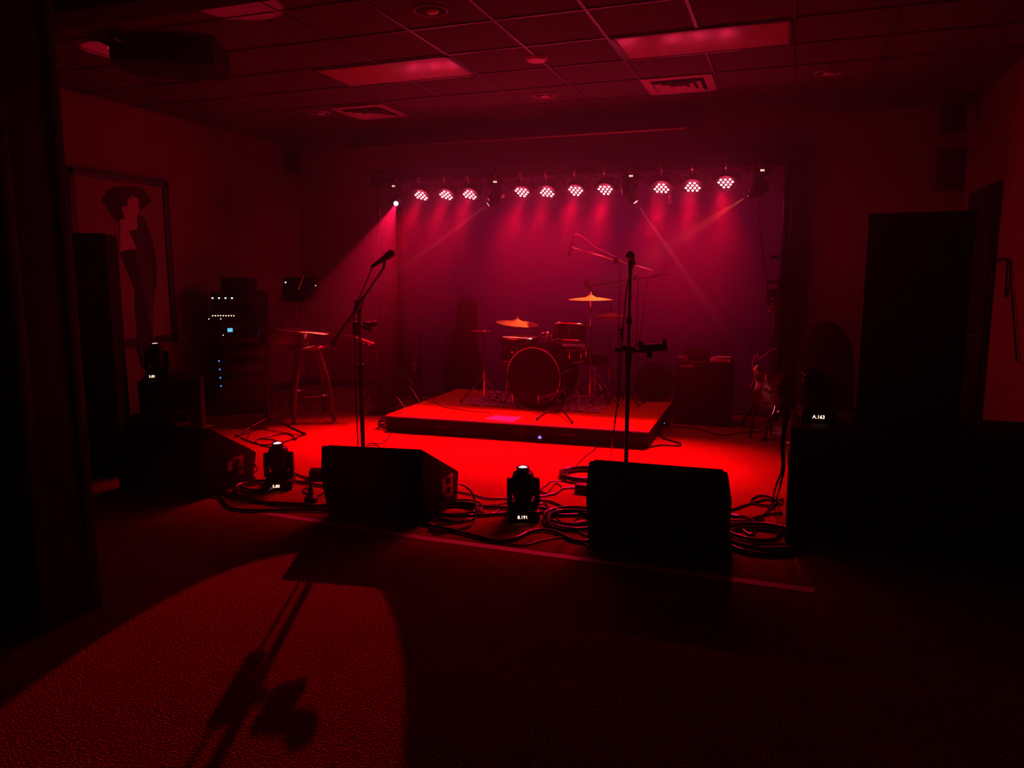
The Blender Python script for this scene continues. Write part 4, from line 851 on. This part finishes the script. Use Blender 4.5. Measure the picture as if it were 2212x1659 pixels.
part('clutch', MB().cyl(lf + Vector((-.005, 0, .86)), lf + Vector((-.005, 0, .93)), .018).cyl(lf + Vector((-.05, 0, .85)), lf + Vector((.04, 0, .85)), .006), 'blackm', ls)
part('boom', MB().cyl((tz.x, lf.y, tz.z), ony(618, 640, 6.5), .008).ball((tz.x, lf.y, tz.z), .02), 'blackm', ls)
part('hub', MB().lathe([(.035, .06), (.040, .12), (.02, .22)], lf, (0, 0, 1), 16), 'blackm', ls)
for uv in ((659, 938), (510, 942), (553, 915)): e_ = onz(uv[0], uv[1], .015); part('leg', MB().cyl(lf + Vector((0, 0, .11)), e_, .012).cyl(e_ + (lf - e_) * .06, e_, .017), 'blackm', ls)
solo('microphone_cable', 'thin cable hanging in a curve beside the left tripod stand', 'cable', MB().tube([ony(560, 740, 6.3), ony(561, 790, 6.25), ony(558, 850, 6.1), ony(549, 900, 6.0), onz(540, 935, .02), onz(530, 952, .01)], .004), 'cable')

# ------------------------------------------------------------------ tape and floor cables
sheet('floor_tape', 'long strip of pale tape stuck across carpet in front of monitors', 'tape', ((505, 1094), (505, 1101), (920, 1167), (1340, 1223), (1760, 1281), (1758, 1270), (1340, 1214), (920, 1159)), .0008, 'tape', .0008)
def fc(name, label, pts, r=.006, z=.007, m='cable', k=6):
    P = []
    for i, q in enumerate(pts):
        zz = q[2] if len(q) > 2 else z; P.append(onz(q[0], q[1], zz + r - .005))
    return solo(name, label, 'cable', MB().tube(P, r, k=k), m)
def coil(label, u, v, R0, n, r=.006, squash=1.0, name='cable_coil', tail=None, seed=1):
    random.seed(seed); c = onz(u, v, 0); P = []; N = n * 10
    ox = oy = 0
    for i in range(N + 1):
        a = 2 * pi * i / 10; lap = i // 10
        if i % 10 == 0: rr = R0 * random.uniform(.68, 1.0); ox = random.uniform(-.12, .12) * R0; oy = random.uniform(-.12, .12) * R0; nr = rr
        z = .008 + .006 * (lap % 6) + .003 * sin(a * 2)
        P.append(c + Vector((cos(a) * rr + ox * (i % 10) / 10, sin(a) * rr * squash + oy * (i % 10) / 10, z)))
    if tail: P += [onz(a[0], a[1], .008) for a in tail]
    return solo(name, label, 'cable', MB().tube(P, r, k=4), 'cable')
fc('power_cable', 'bright edged cable arching out of the jack plate of centre monitor', [(991, 1046, .15), (1003, 1049, .14), (1018, 1063, .10), (1026, 1083, .05), (1029, 1105, .02), (1024, 1125), (1010, 1138), (975, 1147), (945, 1151), (926, 1142)], .0065)
fc('power_cable', 'thick black cable curving in front of the middle moving head light', [(905, 1120), (930, 1135), (980, 1145), (1040, 1160), (1080, 1168), (1115, 1162), (1145, 1148), (1175, 1144), (1205, 1150), (1235, 1165), (1262, 1169), (1290, 1160)], .010)
fc('power_cable', 'thin cable just behind the floor tape running to the right monitor', [(1040, 1161), (1085, 1172), (1130, 1178), (1170, 1168), (1220, 1160), (1250, 1170), (1290, 1185)], .005)
fc('power_cable', 'cable leaving the back corner of the centre monitor toward middle moving head', [(985, 1062), (1020, 1068), (1055, 1077), (1100, 1076), (1155, 1074), (1180, 1070), (1200, 1066), (1218, 1055), (1262, 1053)], .006)
fc('power_cable', 'knotted thin cable on bright carpet behind the middle moving head', [(1150, 1048), (1172, 1062), (1190, 1067), (1208, 1062), (1212, 1050), (1200, 1045), (1190, 1056), (1178, 1066), (1165, 1060), (1184, 1045), (1190, 1040), (1215, 1038), (1226, 1030)], .0045)
fc('power_cable', 'cable passing right of middle moving head to the right monitor', [(1152, 1078), (1190, 1083), (1215, 1093), (1250, 1098), (1275, 1096)], .008)
fc('power_cable', 'long flat cable behind the middle moving head spanning both monitors', [(960, 1086), (1040, 1093), (1098, 1096), (1150, 1094), (1200, 1102), (1275, 1106)], .010)
fc('power_cable', 'black cable just in front of the long flat cable, between centre and right monitors', [(950, 1112), (1010, 1110), (1045, 1112), (1098, 1108), (1155, 1104), (1210, 1112), (1275, 1110)], .009)
fc('power_cable', 'thin looped cable left of the middle moving head', [(1095, 1085), (1075, 1091), (1050, 1093), (1041, 1102), (1048, 1111), (1068, 1108), (1078, 1098), (1070, 1091), (1050, 1093)], .005)
fc('power_cable', 'cable hooking down from the middle moving head to the coil', [(1160, 1090), (1175, 1087), (1186, 1096), (1198, 1105), (1203, 1118), (1215, 1128), (1240, 1130), (1262, 1126)], .005)
fc('power_cable', 'small cable loop right of the middle moving head base', [(1165, 1100), (1175, 1112), (1186, 1118), (1191, 1110), (1190, 1104)], .0045)
fc('power_cable', 'cable wandering from riser front edge to the knotted cable', [(1292, 962), (1283, 972), (1265, 985), (1245, 1006), (1238, 1022)], .004)
fc('power_cable', 'cable bowed against the lower left of the right monitor', [(1278, 1115), (1250, 1118), (1240, 1128), (1248, 1143), (1262, 1155), (1285, 1160)], .006)
coil('neat coil of black cable beside the centre monitor', 985, 1108, .17, 6, tail=[(1000, 1125), (940, 1135)], seed=2)
coil('loose coil of cable touching the lower left of the right monitor', 1236, 1126, .19, 8, seed=4)
coil('tangled coil of cable on bright carpet behind the right monitor', 1262, 1030, .20, 7, seed=5, r=.007)
coil('big loose coil of black cable at right beside the subwoofer', 1647, 1170, .25, 7, seed=6, r=.0065, tail=[(1590, 1180), (1566, 1182)])
coil('upper coil of black cable behind the big coil at right', 1625, 1150, .20, 3, seed=16, r=.006)
for i, (pts, lab) in enumerate((([(1560, 1108), (1620, 1088), (1650, 1080), (1680, 1080), (1692, 1078)], 'black cable running from the right monitor back to the right subwoofer'),
    ([(1560, 1122), (1600, 1124), (1640, 1118), (1662, 1100), (1668, 1085), (1676, 1075)], 'cable curving up beside the right subwoofer with a lit edge'),
    ([(1560, 1129), (1600, 1127), (1650, 1112), (1690, 1108)], 'lower black cable between right monitor and right subwoofer'),
    ([(1692, 1082), (1665, 1092), (1630, 1088), (1623, 1080), (1640, 1071), (1668, 1074), (1690, 1090)], 'cable looped on the carpet beside the right subwoofer'),
    ([(1560, 1175), (1575, 1160), (1585, 1145), (1600, 1135), (1625, 1128), (1650, 1122)], 'cable rising from the right monitor corner toward the coils'),
    ([(1598, 1128), (1606, 1145), (1625, 1155), (1632, 1135), (1620, 1120), (1585, 1112)], 'cable crossing over the upper coil at right'))):
    fc('power_cable', lab, pts, .0075)
fc('power_cable', 'short thick connector lead at right edge of the right monitor', [(1558, 1112), (1582, 1114), (1596, 1116)], .012)
for dx, lab in ((0, 'cable hanging from the right subwoofer top down to the floor'), (9, 'second cable hanging just right of the first from the right subwoofer')):
    solo('hanging_cable', lab, 'cable', MB().tube([Vector((.10, 4.74, .69)), ony(1712, 885, 4.5), ony(1698 + dx * .3, 905, 4.46), ony(1688 + dx * .6, 960, 4.45), ony(1690 + dx * .4, 1010, 4.45), ony(1676 + dx, 1050, 4.45), onz(1668 + dx, 1080, .01), onz(1660 + dx, 1098, .01)], .0065), 'cable')
tg = solo('cable_tag', 'small pale tag on the lead behind right moving head', 'tag', MB().box(ony(1725, 878, 4.95), (.035, .03, .03), .004), 'redmark')
# left group
coil('coil of black cable left of the left floor moving head', 560, 1055, .16, 5, seed=8, tail=[(560, 1080), (540, 1086)])
fc('power_cable', 'lowest thick cable bowing in front of the left moving head', [(440, 1070), (475, 1074), (495, 1095), (540, 1102), (600, 1102), (660, 1101), (715, 1104)], .009)
fc('power_cable', 'middle thick cable in front of the left moving head', [(430, 1058), (490, 1072), (560, 1084), (620, 1087), (680, 1092), (715, 1098)], .009)
fc('power_cable', 'upper thick cable in front of the left moving head', [(450, 1055), (500, 1066), (545, 1078), (600, 1090), (660, 1094), (715, 1090)], .009)
fc('power_cable', 'thin cable in front of left moving head dipping between thick ones', [(548, 1058), (546, 1068), (530, 1073), (500, 1070), (470, 1062)], .005)
fc('power_cable', 'cable from left monitor socket dropping behind its coil', [(551, 1005, .15), (556, 1015, .08), (546, 1025, .02), (552, 1035), (560, 1042)], .006)
fc('power_cable', 'cable behind left moving head reaching the centre monitor', [(620, 1015), (650, 1028), (668, 1032), (700, 1030)], .006)
fc('power_cable', 'cable right of left moving head passing the small junction box', [(630, 1038), (660, 1043), (690, 1048), (715, 1053)], .009)
fc('power_cable', 'small looped cable beside the upright plug', [(672, 1075), (662, 1065), (655, 1060), (660, 1054), (672, 1060), (676, 1070), (685, 1072), (700, 1064)], .005)
for uv, lab in (((672, 1084), 'black plug standing upright among cables left of centre monitor'),):
    c = onz(uv[0], uv[1], 0); t = thing('power_plug', lab, 'plug', c); part('body', MB().lathe([(.045, 0), (.045, .03), (.02, .05), (.014, .11), (.01, .12)], c, (0, 0, 1), 12), 'rubber', t)
c = onz(688, 1032, 0); t = thing('junction_box', 'small black power box on floor behind the centre monitor left end', 'power box', c); part('body', MB().box(c + Vector((.02, 0, .035)), (.16, .10, .07), .008, Rz(rad(25))), 'black', t); part('socket_strip', MB().box(c + Vector((.02, 0, .072)), (.12, .05, .006), .002, Rz(rad(25))), 'blackm', t)
c = onz(1256, 1062, 0); t = thing('junction_box', 'small black power block at left edge of the right monitor', 'power box', c); part('body', MB().box(c + Vector((.02, 0, .03)), (.12, .08, .06), .006), 'black', t)
fc('power_cable', 'cable looping on carpet by the tripod stand left', [(640, 950), (625, 938), (590, 940), (555, 950), (560, 960), (600, 958), (650, 942), (655, 935)], .006)
fc('power_cable', 'second loop of cable on carpet by the tripod stand left', [(520, 945), (545, 955), (585, 966), (610, 962), (590, 950), (560, 948)], .006)
fc('power_cable', 'thin cable dropping off the front left corner of riser', [(870, 893, .165), (852, 893, .168), (850, 905, .12), (849, 922, .03), (838, 948), (820, 958), (800, 957), (795, 962), (815, 962), (822, 972)], .0045)
fc('power_cable', 'cable curling on carpet at the right corner of riser', [(1425, 918), (1422, 930), (1432, 945), (1455, 953), (1470, 958), (1465, 962), (1430, 961), (1400, 965), (1370, 964)], .008)
fc('power_cable', 'long cable lying on the carpet before the right amplifier', [(1432, 925), (1470, 922), (1510, 928), (1560, 940), (1600, 935), (1650, 932)], .006)
fc('power_cable', 'cable lying along the foot of the riser front', [(845, 930), (900, 937), (960, 940), (1020, 942), (1050, 944)], .005)
fc('power_cable', 'black cable trailing across the left of riser top', [(935, 868, SZ), (960, 880, SZ), (1000, 886, SZ), (1030, 890, SZ), (1060, 892, SZ)], .005, SZ)
fc('power_cable', 'black cable lying in loops before the bass drum on the riser', [(1165, 885, SZ + .01), (1195, 875, SZ + .01), (1212, 884, SZ + .01), (1190, 892, SZ + .01), (1150, 893, SZ + .01)], .005, SZ + .01)
random.seed(11); kb = MB()
for i in range(5):
    c = Vector((-3.74, 6.62, .02 + .018 * i)); P = [c + Vector((cos(a) * random.uniform(.05, .09), sin(a) * random.uniform(.05, .09), random.uniform(-.008, .02))) for a in [2 * pi * j / 8 for j in range(9)]]; kb.tube(P, .008, k=4)
solo('cable_bundle', 'small bundle of cable piled against left side of riser', 'cable', kb, 'cable')
c = onz(1190, 940, 0); c = Vector((c.x, A.lerp(B, .6).y - .035, 0)); t = thing('power_connector', 'small black connector glowing blue against the riser front', 'power connector', c)
part('body', MB().box(c + Vector((0, 0, .045)), (.055, .04, .06), .008).tube([c + Vector((.01, 0, .07)), c + Vector((.03, -.01, .10)), c + Vector((.07, 0, .08)), c + Vector((.09, 0, .01))], .004), 'black', t)
part('indicator_light', MB().ball(c + Vector((0, -.022, .05)), .014, (1.3, .5, 1), n=10), 'blue', t, 'blue glow')
c = onz(1433, 922, 0); t = thing('power_connector', 'black connector with blue light at the right side of the riser', 'power connector', c)
part('body', MB().box(c + Vector((.02, .02, .03)), (.08, .05, .05), .008), 'black', t); part('indicator_light', MB().ball(c + Vector((0, -.008, .04)), .010, (1.7, .5, .8), n=10), 'blue', t, 'blue glow')
# cable hung on right wall
solo('wall_cable', 'black cable looped on a hook on the right wall', 'cable', MB().tube([onx(2150, 565, XR - .02), onx(2172, 560, XR - .02), onx(2182, 600, XR - .02), onx(2172, 640, XR - .02), onx(2178, 560, XR - .02), onx(2186, 640, XR - .02), onx(2190, 700, XR - .02), onx(2196, 780, XR - .02)], .008), 'cable')
